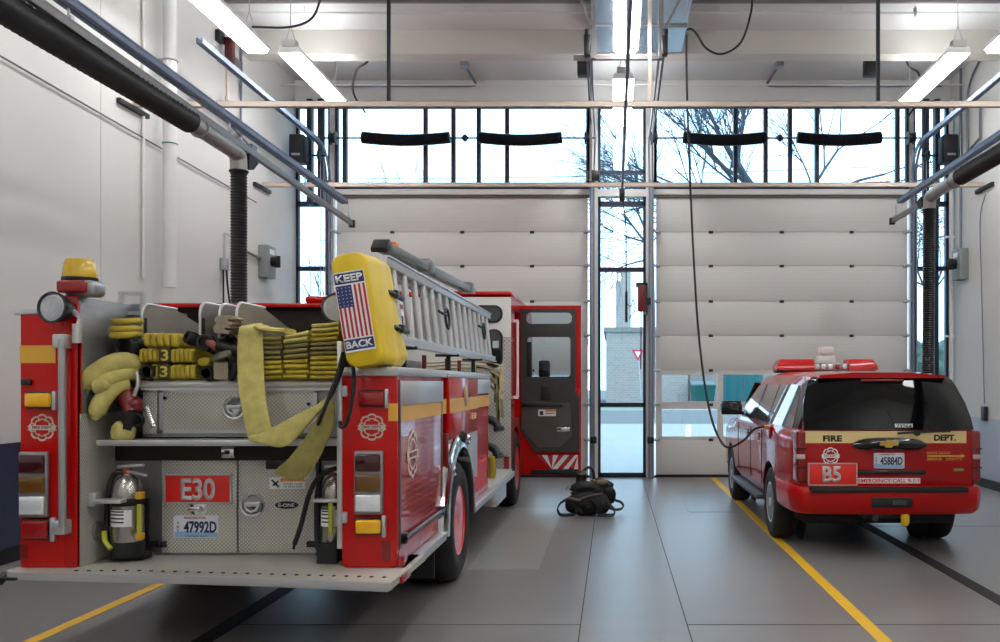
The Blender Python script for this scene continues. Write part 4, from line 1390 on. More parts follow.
sill.box(P(140, 0, YQ - .1).x, XR0 - .02, YQ - .1, YQ - .05, 1.70, 1.76).build('bed_sill', mat('bright_sill', (226, 226, 224), .35, .25), fe)
dv_m = mat('divider_sheet', (146, 140, 132), .5, .3, var=.12, vscale=3)
for px, h, deep in ((143.5, 2.30, .98), (202, 2.31, .9), (221.5, 2.30, .8), (238.5, 2.31, .98)):
    x = P(px - 2, 0, YQ).x
    pr = [(YQ - .0, 1.73)] + [(YQ - .0 + .09 * (1 - math.cos(math.radians(a))), h - .09 + .09 * math.sin(math.radians(a))) for a in range(0, 91, 15)] + [(YQ + deep * .45, h + .0), (YQ + deep, h - .12), (YQ + deep, 1.73)]
    d = MB().prism(pr, 'x', x - .006, x + .006).build('bed_divider', dv_m, fe)
    ed = [(x, YQ, 1.74)] + [(x, YQ + .09 * (1 - math.cos(math.radians(a))), h - .09 + .09 * math.sin(math.radians(a))) for a in range(0, 91, 15)] + [(x, YQ + .5, h)]
    MB().tube(ed, .010, 8).build('divider_edge', alu, d)
    MB().prism([(YQ + .02, 2.02), (YQ + .06, 2.02), (YQ + .06, 2.2), (YQ + .02, 2.2)], 'x', x - .0075, x + .0075).build('hand_slot', black_plastic, d)
# small rack with a crossbar behind the left end of the bed
rk = MB()
for px in (121.5, 143):
    rk.box(P(px, 0, 6.4).x - .012, P(px, 0, 6.4).x + .012, 6.38, 6.42, 1.74, P(0, 292, 6.4).z)
for py in (293.5, 313):
    rk.box(P(121, 0, 6.4).x, P(143.5, 0, 6.4).x, 6.385, 6.415, P(0, py, 6.4).z - .012, P(0, py, 6.4).z + .012)
rk.build('rack', alu, fe)
MB().box(P(122, 0, 6.44).x, P(143, 0, 6.44).x, 6.44, 6.45, 1.8, P(0, 304, 6.44).z).build('rack_panel', mat('rack_panel', (150, 158, 172), .3, .5), fe)

# --- rear panels
YU = 6.14
xa, xb = P(143, 0, YU).x, XR0 - .025
MB().box(xa, xb, YU, YU + .06, P(0, 437, YU).z, 1.71).build('upper_panel', mat('panel_grey', (150, 150, 150), .4, .7, var=.06), fe)
dr = MB().box(P(161, 0, YU).x, P(318, 0, YU).x, YU - .02, YU, P(0, 433, YU).z, P(0, 389, YU).z, .008).build('compartment_door', tread_xz, fe)
fr = MB()
x0, x1, z0, z1 = P(161, 0, YU).x, P(318, 0, YU).x, P(0, 433, YU).z, P(0, 389, YU).z
for a, b, c, d in ((x0, x1, z0, z0 + .025), (x0, x1, z1 - .025, z1), (x0, x0 + .025, z0, z1), (x1 - .025, x1, z0, z1)):
    fr.box(a, b, YU - .026, YU - .015, c, d)
fr.build('door_frame', alu, dr)
MB().box(P(143.5, 0, YU).x, P(158, 0, YU).x, YU - .012, YU, P(0, 434, YU).z, P(0, 390, YU).z, .004).build('side_plate', tread_xz, fe)


def dring(c, r, parent):
    t = MB().lathe([(.001, .004), (.7 * r, .006), (.85 * r, .02), (r, .022), (r * 1.02, 0)], c, -NY, 28).build('latch', chrome, parent)
    MB().tube([V(c) + V((r * .55 * math.cos(a), -.03, r * .55 * math.sin(a))) for a in [PI * k / 10 for k in range(10, 21)]], r * .1, 8).box(c[0] - r * .6, c[0] + r * .6, c[1] - .035, c[1] - .01, c[2] - r * .12, c[2] + r * .18, .004).build('latch_handle', alu, t)


dring(P(235, 407.5, YU - .02), .078, dr)
for px, py in ((165.5, 398), (309, 404)):
    MB().lathe([(.012, 0), (.012, .012), (.001, .014)], P(px, py, YU - .02), -NY, 10).build('bumper_stop', black_plastic, dr)
# shelf step
ys = 5.93
sh = MB().box(P(97, 0, ys).x, XR0 - .03, ys, 6.22, P(0, 445, ys).z, P(0, 440.5, ys).z, .006)
sh.build('rear_step', tread_xy, fe)
MB().box(P(97, 0, ys).x - .002, XR0 - .029, ys - .008, ys + .02, P(0, 446, ys).z, P(0, 440, ys).z, .006).build('step_edge', alu, fe)
MB().box(XL1, XR0, YQ + .02, YQ + .08, P(0, 461, YQ).z, P(0, 440, YQ).z).build('under_step_panel', mat('mottled_dark', (44, 38, 28), .5, .3, var=.25, vscale=6), fe)  # dark mottled strip in the recess under the step
c = P(229, 452, YQ - .04)
lt = MB().box(c.x - .045, c.x + .045, c.y - .03, c.y + .08, c.z - .04, c.z + .04, .012).build('step_light', chrome, fe)
MB().box(c.x - .018, c.x + .018, c.y - .034, c.y - .028, c.z - .014, c.z + .014, .004).build('lens', black_plastic, lt)
# lower panels
zt, zb = P(0, 459, YQ).z, ZB - .005
MB().box(XL1, XR0, YQ + .03, YQ + .08, zb, zt).build('tail_panel', MATS['panel_grey'], fe)
for a, b, nm in ((161.5, 236.5, 'left'), (238.5, 316, 'right')):
    d = MB().box(P(a, 0, YQ).x, P(b, 0, YQ).x, YQ, YQ + .03, zb + .02, zt - .01, .005).build('rear_compartment_door', tread_xz, fe)
    if nm == 'left':
        sg = MB().box(P(165.5, 0, YQ).x, P(232, 0, YQ).x, YQ - .015, YQ, P(0, 503, YQ).z, P(0, 474, YQ).z, .006).build('sign', sign_red, d)
        lettering('E30', P(215, 0, YQ).x - P(181, 0, YQ).x, P(0, 478, YQ).z - P(0, 500.5, YQ).z, P(198, 489.2, YQ - .015), RX, UZ, silver_tape, sg, .003, .028)
        f2 = MB()
        x0, x1, z0, z1 = P(165, 0, YQ).x, P(232.6, 0, YQ).x, P(0, 503.6, YQ).z, P(0, 473.4, YQ).z
        for aa, bb, cc, dd in ((x0, x1, z0, z0 + .012), (x0, x1, z1 - .012, z1), (x0, x0 + .012, z0, z1), (x1 - .012, x1, z0, z1)):
            f2.box(aa, bb, YQ - .02, YQ, cc, dd)
        f2.build('sign_frame', alu, sg)
        MB().lathe([(.001, .012), (.05, .008), (.06, 0)], P(198, 508, YQ), -NY, 20).box(P(191, 0, YQ).x, P(203, 0, YQ).x, YQ - .05, YQ - .01, P(0, 510.5, YQ).z, P(0, 506, YQ).z, .008).build('latch', chrome, d)
        pl = MB().prism([(P(196.2, 0, YQ).x + p[0], P(0, 526.5, YQ).z + p[1]) for p in rrect(.305, .155, .014)], 'y', YQ - .006, YQ).build('license_plate', mat('plate_white', (220, 224, 232), .45), d)
        pc = P(196.2, 526.5, YQ - .006)
        MB().poly([(-.15, -.075), (.15, -.075), (.15, -.045), (.08, -.03), (.02, -.038), (-.05, -.026), (-.15, -.04)], pc, RX, UZ, 0, .001).build('mountain_band', mat('plate_blue', (150, 184, 220), .45), pl)
        lettering('WASHINGTON', .15, .018, pc + V((-.01, 0, .06)), RX, UZ, flag_red, pl, .002, .01)
        lettering('47992D', .225, .082, pc + V((.028, 0, -.004)), RX, UZ, mat('plate_ink', (30, 44, 84), .5), pl, .0025, .03)
        for q, ch in enumerate('XMT'):
            lettering(ch, .016, .02, pc + V((-.125, 0, .024 - q * .028)), RX, UZ, MATS['plate_ink'], pl, .002)
        lettering('EVERGREEN STATE', .15, .011, pc + V((0, 0, -.066)), RX, UZ, MATS['plate_ink'], pl, .002)
    else:
        dring(P(253, 504.5, YQ), .082, d)
        lb = MB().box(P(269.5, 0, YQ).x, P(305.5, 0, YQ).x, YQ - .005, YQ, P(0, 489, YQ).z, P(0, 477.5, YQ).z, .004).build('warning_label', sticker_white, d)
        MB().box(P(281, 0, YQ).x, P(305, 0, YQ).x, YQ - .007, YQ - .004, P(0, 481.5, YQ).z, P(0, 478, YQ).z).build('orange_band', mat('label_orange', (226, 130, 60), .5), lb)
        q = P(275.3, 483.2, YQ - .005)
        MB().poly([(-.03, .02), (-.02, .026), (.002, .006), (.02, .02), (.024, .014), (.012, -.004), (.03, -.026), (.02, -.03), (.0, -.012), (-.016, -.02), (-.02, -.014), (-.008, .0)], q, RX, UZ, 0, .002).build('falling_figure', ink, lb)
        lettering('STAND CLEAR', .13, .012, P(293, 484, YQ - .005), RX, UZ, ink, lb, .002)
        lettering('OF REAR STEP', .13, .012, P(293, 486.6, YQ - .005), RX, UZ, ink, lb, .002)
        q = P(286.8, 505, YQ)
        ov = MB().prism([(q.x + .08 * math.cos(a) * (1), q.z + .026 * math.sin(a)) for a in [2 * PI * k / 28 for k in range(28)]], 'y', YQ - .006, YQ).build('maker_badge', ink, d)
        lettering('E-ONE', .11, .024, q + V((0, -.006, 0)), RX, UZ, silver_tape, ov, .002, .02)
MB().box(P(267, 0, YQ).x, P(296, 0, YQ).x, YQ - .03, YQ + .03, P(0, 469, YQ).z, P(0, 459.5, YQ).z, .01).build('vent_cover', black_plastic, fe)
for px in (154, 164, 310, 315.5):
    MB().box(P(px, 0, YQ).x - .02, P(px, 0, YQ).x + .02, YQ - .02, YQ + .03, P(0, 547, YQ).z, P(0, 541, YQ).z, .006).build('door_bumper', black_plastic, fe)
MB().box(P(316.5, 0, YQ).x, P(319.5, 0, YQ).x, YQ - .012, YQ + .03, zb, zt).build('dark_recess_edge', frame_metal, fe)  # dark strip along the recess edge beside the right door
# flat grab bracket in front of the left extinguisher, round marker
MB().box(P(98, 0, 5.95).x, P(128, 0, 5.95).x, 5.86, 5.96, P(0, 502, 5.95).z, P(0, 498.5, 5.95).z, .006).box(XL1, XL1 + .05, 5.9, 5.98, P(0, 506, 5.95).z, P(0, 492, 5.95).z, .008).build('grab_bracket', alu, fe)
yy = XS(95, XL1)
MB().lathe([(.001, .02), (.055, .018), (.062, 0)], (XL1 + .002, 6.0, P(0, 530, 6.0).z), RX, 20).build('round_light', mat('round_lens', (120, 116, 104), .3), fe)

# --- pump bay
MB().box(-3.55, -1.95, Yf, 12.2, .62, 1.9).build('pump_house', mat('pump_dark', (40, 40, 42), .5, .3), fe)
MB().box(-1.95, XR1 + .02, Yf, 12.22, ZB - .03, ZB + .02, .006).build('pump_step', diamond_plate('tread_step', (0, 1), (214, 212, 206)), fe)
MB().box(XR1 - .10, XR1 + .05, Yf + .25, 11.3, .32, ZB - .075, .01).build('step_box', alu, fe)
MB().box(-1.97, -1.94, Yf + .1, 12.1, .7, 1.75).build('pump_panel', tread_yz, fe)
for (y, z, r) in ((10.55, 1.28, .06), (10.95, 1.05, .075), (11.4, 1.32, .06)):
    MB().lathe([(r * .7, 0), (r * .7, .16), (r, .18), (r, .26), (r * .6, .28), (.001, .28)], (-1.94, y, z), V((1, -.1, -.1)), 14).build('pump_outlet', black_plastic, fe)
MB().tube([(-1.75, 10.7, .6), (-1.7, 10.72, .78)], .05, 10).build('drain_outlet', mat('brass', (176, 148, 60), .3, .8), fe)

for y, z in ((11.1, 1.30), (11.0, .98)):
    MB().tube(spline([(-1.9, y, z), (-1.62, y, z + .02), (-1.46, y - .02, z - .03), (-1.41, y - .04, z - .10)], 5), .05, 12).lathe([(.05, 0), (.065, .01), (.065, .05), (.04, .055), (.001, .05)], (-1.41, y - .04, z - .09), V((.3, -.2, -1)), 14).build('pump_elbow', black_plastic, fe)
MB().tube(spline([(-1.47, 10.9, .60), (-1.46, 10.9, .72), (-1.47, 10.88, .86)], 4), .045, 12).build('yellow_outlet', mat('outlet_yellow', (176, 150, 40), .4), fe)
# --- cab
yc0, yc1, zc0, zc1 = 12.26, 15.7, .55, 2.95
cab = MB()
prof = [(yc0, zc0), (12.35, zc0)] + arc((12.92, .53), .60, 176, 4, 14) + [(13.55, zc0), (yc1 - .05, zc0), (yc1, 1.3), (yc1 - .25, zc1 - .1), (yc1 - .4, zc1), (yc0 + .05, zc1), (yc0, zc1 - .05)]
cab.prism(prof, 'x', -3.80, XR1 - .002)
cabo = cab.build('cab', red_paint, fe)
cut(cabo, MB().box(XR1 - .45, XR1 + .2, 12.72, 13.46, 1.25, 2.78))
MB().box(-3.81, XR1 + .008, yc0 - .03, yc1 - .35, zc1 - .01, zc1 + .05, .02).build('cab_roof_lip', red_paint, fe)
MB().box(XR1 - .44, XR1 - .40, 12.72, 13.46, 1.25, 2.78).build('door_opening', mat('cab_interior', (36, 16, 16), .7), fe)
MB().tube([(XR1 + .05, 12.62, 1.55), (XR1 + .05, 12.62, 2.62)], .02, 10).box(XR1 - .01, XR1 + .06, 12.6, 12.64, 1.53, 1.57).box(XR1 - .01, XR1 + .06, 12.6, 12.64, 2.6, 2.64).build('handrail', white_tape, fe)
yw = yc0 - .012
rw = MB().box(-3.70, P(511, 0, yc0).x, yw, yc0, 1.0, zc1 - .03, .004).build('cab_rear_panel', mat('cab_white', (214, 212, 206), .45), fe)
MB().box(P(503.5, 0, yw).x, P(511, 0, yw).x, yw - .006, yw, .58, P(0, 337, yw).z).box(-2.4, P(503.5, 0, yw).x - .0005, yw - .006, yw, .58, P(0, 369, yw).z).build('tread_cover', diamond_plate('tread_plate_cab', (0, 2), (190, 188, 184), pitch=.04), rw)


def pill(px0, px1, py0, py1, r, nm='cab_window'):
    a, b = P(px0, py1, yw), P(px1, py0, yw)
    w_, h_ = b.x - a.x, b.z - a.z
    c = (a + b) / 2
    o = MB().prism([(c.x + p[0] * 1.0, c.z + p[1]) for p in rrect(w_ + .05, h_ + .05, r + .02)], 'y', yw - .018, yw - .002).build(nm, black_rubber, rw)
    MB().prism([(c.x + p[0], c.z + p[1]) for p in rrect(w_, h_, r)], 'y', yw - .022, yw - .016).build('pane', mat('cab_pane', (30, 42, 42), .05, coat=1.0), o)
    return o


pill(474, 501, 307, 321, .09)
w2 = pill(487, 501, 331, 366, .09)
MB().box(P(493, 0, yw).x, P(499, 0, yw).x, yw - .026, yw - .02, P(0, 348, yw).z, P(0, 341, yw).z).build('window_tag', mat('tag_green', (180, 196, 180), .6), w2)
pill(300, 330, 307, 321, .09)
MB().box(XR1 - .09, XR1 - .02, yw - .03, yw, .58, .75).build('red_marker', red_lens, fe)
MB().box(P(500, 0, yw).x, P(507, 0, yw).x, yw - .07, yw, P(0, 455, yw).z, P(0, 450, yw).z, .01).build('step_bracket', galv, fe)
# cab front and far side details
MB().box(-3.5, -1.7, yc1 - .12, yc1 - .02, 1.55, 2.6, .02).build('windscreen', dark_glass, fe)
MB().box(-3.85, -1.36, yc1 - .02, yc1 + .22, .45, .95, .04).build('front_bumper', chrome, fe)
for a, b in ((12.7, 13.5), (14.1, 15.1)):
    MB().box(-3.815, -3.80, a, b, 1.75, 2.5, .02).build('side_window', dark_glass, fe)
MB().box(XR1 - .008, XR1 + .006, 14.2, 15.1, 1.75, 2.5, .02).build('side_window', dark_glass, fe)

# --- the open cab door, hinged square to the cab
yd = 13.55
x0, x1, z0, z1 = P(519.5, 0, yd).x, P(581, 0, yd).x, P(0, 474.5, yd).z, P(0, 305.5, yd).z


def D(px, py):
    q = P(px, py, yd)
    return (q.x, q.z)


door = MB().prism([(x0, z0), (x1, z0), (x1, z1), (x0, z1)], 'y', yd, yd + .06).build('cab_door', red_paint, fe)
cut(door, MB().box(D(527.5, 0)[0], D(570.5, 0)[0], yd - .1, yd + .2, D(0, 377)[1], D(0, 337)[1], .05, 4))
cut(door, MB().box(D(526.5, 0)[0], D(572, 0)[0], yd - .1, yd + .2, D(0, 324)[1], D(0, 312.5)[1], .07, 4))
inner = MB().prism([D(521, 309), D(575.5, 309), D(575.5, 392), D(579.5, 398), D(579.5, 452), D(536, 452), D(521.5, 431)], 'y', yd - .04, yd).build('door_lining', mat('door_lining', (56, 54, 54), .55, bump=.15, bscale=60), door)
cut(inner, MB().box(D(527.5, 0)[0], D(570.5, 0)[0], yd - .2, yd + .2, D(0, 377)[1], D(0, 337)[1], .05, 4))
cut(inner, MB().box(D(526.5, 0)[0], D(572, 0)[0], yd - .2, yd + .2, D(0, 324)[1], D(0, 312.5)[1], .07, 4))
for a in ((527.5, 570.5, 377, 337), (526.5, 572, 324, 312.5)):
    MB().box(D(a[0], 0)[0], D(a[1], 0)[0], yd + .02, yd + .026, D(0, a[2])[1], D(0, a[3])[1]).build('door_glass', pane_glass, door, smooth=False)
MB().prism([D(522, 401), D(570, 403), D(572, 436), D(560, 447), D(538, 447), D(522, 428)], 'y', yd - .046, yd - .039).build('kick_panel', mat('door_steel', (96, 92, 88), .3, .7), door)
MB().box(D(522, 0)[0], D(563, 0)[0], yd - .07, yd - .04, D(0, 407)[1], D(0, 403.5)[1], .008).build('grab_handle', black_plastic, door)
MB().box(D(541, 0)[0], D(552, 0)[0], yd - .055, yd - .04, D(0, 400)[1], D(0, 386)[1], .01).build('latch_recess', black_plastic, door)
lb = MB().box(D(538.5, 0)[0], D(556, 0)[0], yd - .048, yd - .044, D(0, 416)[1], D(0, 409.5)[1]).build('door_label', sticker_white, door)
MB().box(D(540, 0)[0], D(543.5, 0)[0], yd - .050, yd - .047, D(0, 415)[1], D(0, 411)[1]).box(D(545.5, 0)[0], D(555, 0)[0], yd - .050, yd - .047, D(0, 413.6)[1], D(0, 412.8)[1]).build('label_print', ink, lb)
MB().box(D(545.5, 0)[0], D(555.5, 0)[0], yd - .050, yd - .047, D(0, 411.6)[1], D(0, 409.8)[1]).build('label_orange', MATS['label_orange'], lb)
MB().box(D(556.5, 0)[0], D(570, 0)[0], yd - .056, yd - .044, D(0, 432)[1], D(0, 427)[1], .006).build('latch_plate', chrome, door)
MB().box(D(527, 0)[0], D(532, 0)[0], yd - .045, yd - .03, D(0, 377)[1], D(0, 342)[1], .01).build('vent_bar', black_plastic, door)
# chevrons on the lower door
ch = MB().prism([D(536.5, 455), D(578, 455), D(578, 469), D(552, 469)], 'y', yd - .012, yd).build('chevron_panel', flag_red, door)
for a in range(5):
    x = 530 + a * 11.0
    q = [(x, 469), (x + 5.4, 469), (x + 17.4, 455), (x + 12.0, 455)]
    q = [(max(536.5 + (py - 455) * 1.1, min(578, px)), py) for px, py in q]
    if q[1][0] - q[0][0] > .5 or q[2][0] - q[3][0] > .5:
        MB().prism([D(*p) for p in q], 'y', yd - .014, yd - .011).build('stripe', white_tape, ch)
MB().box(D(531, 0)[0], D(578, 0)[0], yd - .03, yd, D(0, 474)[1], D(0, 469.6)[1], .006).build('door_sill', black_rubber, door)
MB().box(D(574, 0)[0], D(580, 0)[0], yd - .03, yd, D(0, 400)[1], D(0, 388)[1], .02).build('door_lock', red_paint, door)
# mirror seen through the door window
mx = P(544, 369, 14.6)
MB().box(mx.x - .085, mx.x + .1, 14.55, 14.65, mx.z - .14, mx.z + .14, .04, 3).build('mirror', black_plastic, fe)
MB().tube([(XR1, 14.75, mx.z - .3), (XR1 + .15, 14.7, mx.z - .32), (mx.x, 14.64, mx.z - .05)], .018, 8).build('mirror_arm', black_plastic, fe)


# --- wheels
def wheel(parent, c, s, R, W, rim_r, rim_m, spokes=10, deep=.08, hub_m=None):
    """wheel on an axle along x; s = +1 faces +x"""
    c = V(c)
    ax = RX * s
    h = W / 2
    prof = [(rim_r, -h), (R * .86, -h), (R * .97, -h * .86), (R, -h * .6), (R, h * .6), (R * .97, h * .86), (R * .86, h), (rim_r * 1.06, h * .98), (rim_r, h * .9)]
    w_ = MB().lathe(prof + [(rim_r, -h)], c, ax, 40)
    for g in (-.35, 0, .35):
        w_.torus(c + ax * h * g, ax, R - .001, .006, 40, 6)
    w_ = w_.build('wheel', tyre_mat, parent, angle=50)
    rm = MB().lathe([(rim_r * 1.03, h * .92), (rim_r * .98, h * .96), (rim_r * .93, h * .85), (rim_r * .88, h * .85 - deep * .7), (rim_r * .55, h * .85 - deep), (rim_r * .35, h * .85 - deep * .6), (.001, h * .85 - deep * .6)], c, ax, 36)
    rm.build('rim', rim_m, w_)
    a, u = frame_of(ax)
    hb = MB().lathe([(rim_r * .30, h * .85 - deep), (rim_r * .28, h * .85 - deep * .1), (rim_r * .2, h * .85 + .02), (.001, h * .85 + .025)], c, ax, 20)
    for k in range(spokes):
        t = 2 * PI * k / spokes
        hb.cyl(c + (a * math.cos(t) + u * math.sin(t)) * rim_r * .45 + ax * (h * .85 - deep), c + (a * math.cos(t) + u * math.sin(t)) * rim_r * .45 + ax * (h * .85 - deep * .3), rim_r * .05, n=8)
    hb.build('hub', hub_m or rim_m, w_)
    return w_


rim_red = mat('rim_red', (214, 34, 30), .3, coat=.5)
wheel(fe, (-1.62, Yc, .53), 1, .53, .54, .30, rim_red, 10, .17)
wheel(fe, (-3.58, Yc, .53), -1, .53, .54, .30, rim_red, 10, .17)
wheel(fe, (-1.52, 12.92, .53), 1, .53, .30, .30, rim_red, 10, .02, chrome)
wheel(fe, (-3.68, 12.92, .53), -1, .53, .30, .30, rim_red, 10, .02, chrome)
MB().box(-1.85, -1.42, Yc - .85, Yc - .83, .2, .6).build('mud_flap', black_rubber, fe)

# ladder brackets
for y in (6.6, 8.4, 9.9):
    MB().box(-1.56, -1.52, y, y + .04, 1.84, 2.02, .006).box(-1.66, -1.44, y, y + .04, 1.995, 2.02, .004).build('ladder_bracket', dark_metal, fe)
for y in (6.9, 8.1, 9.2, 9.95):
    MB().cyl((-1.70, y, 1.84), (-1.70, y, 2.0), .02, n=8).build('red_standoff', red_dark, fe)

# ------------------------------------------------------------------ ladders on the engine
ld = thing('ladder', 'long silver extension ladder standing on edge along the fire engine', 'ladder', (-1.55, 8.7, 2.0))


def lad(x_t, x_b, y0, y1, z_t, z_b, n, dx, r=.018):
    for x, z in ((x_t, z_t), (x_b, z_b)):
        MB().box(x - .03, x + .03, y0, y1, z - .032, z + .032, .006).box(x - .045, x + .045, y0, y1, z + (.026 if z > 2.3 else -.036), z + (.038 if z > 2.3 else -.024)).build('rail', alu, ld)
    for i in range(n):
        y = y0 + .25 + (y1 - y0 - .5) * i / (n - 1)
        MB().cyl((x_b, y, z_b), (x_t, y, z_t), r, n=10).build('rung', alu, ld)


lad(-1.56, -1.50, 6.1, 11.25, 2.58, 2.05, 15, 0, .025)
lad(-1.64, -1.60, 6.15, 10.9, 2.55, 2.08, 14, 0)
for y, z in ((8.1, 2.33), (10.4, 2.35)):
    MB().torus((-1.49, y, z), (1, 0, .1), .09, .012, 20, 6).tube([(-1.5, y - .35, z + .04), (-1.48, y - .1, z + .02)], .012, 6).build('halyard_ring', dark_metal, ld)
al = thing('folding_ladder', 'narrow grey folding ladder with black feet lying on top of the long ladder', 'ladder', (-1.66, 7.7, 2.66))
pa, pb = V((-1.63, 6.42, 2.715)), V((-1.57, 9.9, 2.76))
gry = mat('old_alu', (128, 126, 122), .4, .7, var=.1, vscale=8)
for o in (-.045, .045):
    MB().bar(pa + RX * o, pb + RX * o, .028, .06, .006).build('rail', gry, al)
for f in (.15, .32, .5, .68, .86):
    q = pa.lerp(pb, f)
    MB().cyl(q + RX * -.06, q + RX * .06, .016, n=8).build('rung', gry, al)
MB().obox(pa + V((-.02, -.03, .01)), .12, .12, .04, Matrix.Rotation(.7, 3, 'X'), .008).obox(pa + V((-.02, .06, .03)), .11, .1, .03, Matrix.Rotation(.2, 3, 'X'), .008).build('foot', black_plastic, al)
for f in (.36, .93):
    q = pa.lerp(pb, f)
    MB().box(q.x - .075, q.x + .075, q.y - .09, q.y + .1, q.z - .04, q.z + .07, .02).build('hinge_block', gry, al)
MB().box(pa.x - .01, pa.x + .05, 6.55, 6.65, 2.72, 2.78, .01).build('orange_tab', mat('orange_tab', (230, 120, 20), .5), al)

# ------------------------------------------------------------------ yellow ladder cover
bg_ = thing('ladder_cover', 'yellow vinyl cover over the ladder end with KEEP BACK and a flag', 'cover', (-1.6, 5.9, 1.85))


def cov(y, sc, grow_=0.0):
    """rounded, leaning outline of the bag at distance y"""
    ct, cb = V((-1.645, 0, 2.545)), V((-1.535, 0, 1.865))
    c = (ct + cb) / 2
    up = (ct - cb)
    H = up.length
    up.normalize()
    rt = V((up.z, 0, -up.x))
    out = []
    for p in rrect((.235 + grow_) * sc, (H + .02 + grow_) * (.9 + .1 * sc), .07, 6):
        out.append(V((c.x, y, c.z)) + rt * p[0] + up * p[1])
    return out


m = MB()
m.loft([cov(5.575, .86), cov(5.585, .95), cov(5.61, 1.0), cov(5.72, 1.03, .01), cov(5.85, 1.05, .02), cov(5.94, 1.04, .025), cov(6.03, 1.04, .025), cov(6.12, 1.03, .02), cov(6.19, 1.0, .01), cov(6.21, .9)])
bmesh.ops.subdivide_edges(m.bm, edges=m.bm.edges[:], cuts=1, use_grid_fill=True)
for v in m.bm.verts:
    q = noise.noise(V((v.co.x * 5, v.co.y * 7, v.co.z * 4)))
    w_ = max(0, min(1, (v.co.y - 5.62) / .12))
    v.co.x += q * .03 * w_
    v.co.z += noise.noise(V((v.co.x * 9, v.co.y * 5 + 3, v.co.z * 3))) * .028 * w_
m.build('bag', bag_yellow, bg_, angle=60)
up = (V((-1.645, 0, 2.545)) - V((-1.535, 0, 1.865))).normalized()
rt = V((up.z, 0, -up.x))
cen = V((-1.600, 5.572, 2.195))
fw, fh = .19, .50
MB().poly(rrect(fw, fh, .006, 2), cen, rt, up, 0, .006).build('flag_patch', flag_white, bg_)
fp = bg_.children[-1]
for lo_, hi_ in ((fh / 2 - .075, fh / 2 - .008), (-fh / 2 + .012, -fh / 2 + .079)):
    MB().poly([(-fw / 2 + .004, lo_), (fw / 2 - .004, lo_), (fw / 2 - .004, hi_), (-fw / 2 + .004, hi_)], cen, rt, up, .006, .007).build('blue_band', flag_blue, fp)
N_ = rt.cross(up)
lettering('KEEP', fw * .88, .046, cen + up * (fh / 2 - .042) + N_ * .007, rt, up, flag_white, fp, .003, .03)
lettering('BACK', fw * .88, .046, cen - up * (fh / 2 - .046) + N_ * .007, rt, up, flag_white, fp, .003, .03)
sw = (fw - .012) / 13
zt_, zb_ = fh / 2 - .085, -fh / 2 + .088
for i in range(0, 13, 2):
    xa_ = -fw / 2 + .006 + sw * i
    top_ = zt_ if i >= 7 else zt_ - (zt_ - zb_) * .42
    MB().poly([(xa_, zb_), (xa_ + sw, zb_), (xa_ + sw, top_), (xa_, top_)], cen, rt, up, .006, .0075).build('flag_stripe', flag_red, fp)
MB().poly([(-fw / 2 + .005, zt_ - (zt_ - zb_) * .42), (-fw / 2 + .006 + sw * 7, zt_ - (zt_ - zb_) * .42), (-fw / 2 + .006 + sw * 7, zt_), (-fw / 2 + .005, zt_)], cen, rt, up, .006, .0078).build('canton', flag_blue, fp)
st = MB()
for i in range(4):
    for j in range(6):
        st.poly([(-fw / 2 + .016 + i * .024 + .004 * math.cos(a) * (1 if k % 2 else .45), zt_ - .015 - j * .022 + .004 * math.sin(a) * (1 if k % 2 else .45)) for k, a in enumerate([2 * PI * q / 10 + PI / 10 for q in range(10)])], cen, rt, up, .0078, .009)
st.build('stars', flag_white, fp, smooth=False)
for f, dz in ((.32, 0), (.66, 0)):
    q = V((-1.645, 0, 2.545)).lerp(V((-1.535, 0, 1.865)), f)
    q = q + rt * .135
    MB().tube(spline([(q.x - .012, 5.92, q.z), (q.x + .008, 6.0, q.z - .005), (q.x + .012, 6.12, q.z - .01), (q.x + .0, 6.3, q.z - .01)], 4), .02, 8).box(q.x + .0, q.x + .035, 6.02, 6.1, q.z - .03, q.z + .025, .008).build('strap_buckle', black_plastic, bg_)
# drawstring hanging to the draped hose
tag(MB().tube(spline([P(343, 352, 5.72), P(338, 372, 5.7), P(331, 392, 5.66), P(322, 415, 5.66), P(318, 424, 5.72), P(324, 412, 5.76), P(333, 392, 5.76), P(341, 372, 5.74), P(346, 355, 5.74)], 6), .012, 6).build('strap', black_rubber), 'black strap looped from the yellow ladder cover around the draped hose', 'strap')
tag(MB().tube(spline([P(352, 360, 5.72), P(354, 380, 5.69), P(351, 405, 5.66), P(346, 424, 5.66), P(341, 427, 5.70), P(340, 422, 5.74)], 6), .013, 6).build('strap', black_rubber), 'black strap hanging in front of the red corner post', 'strap')

# ------------------------------------------------------------------ hoses carried in the bed
YH = YQ - .12


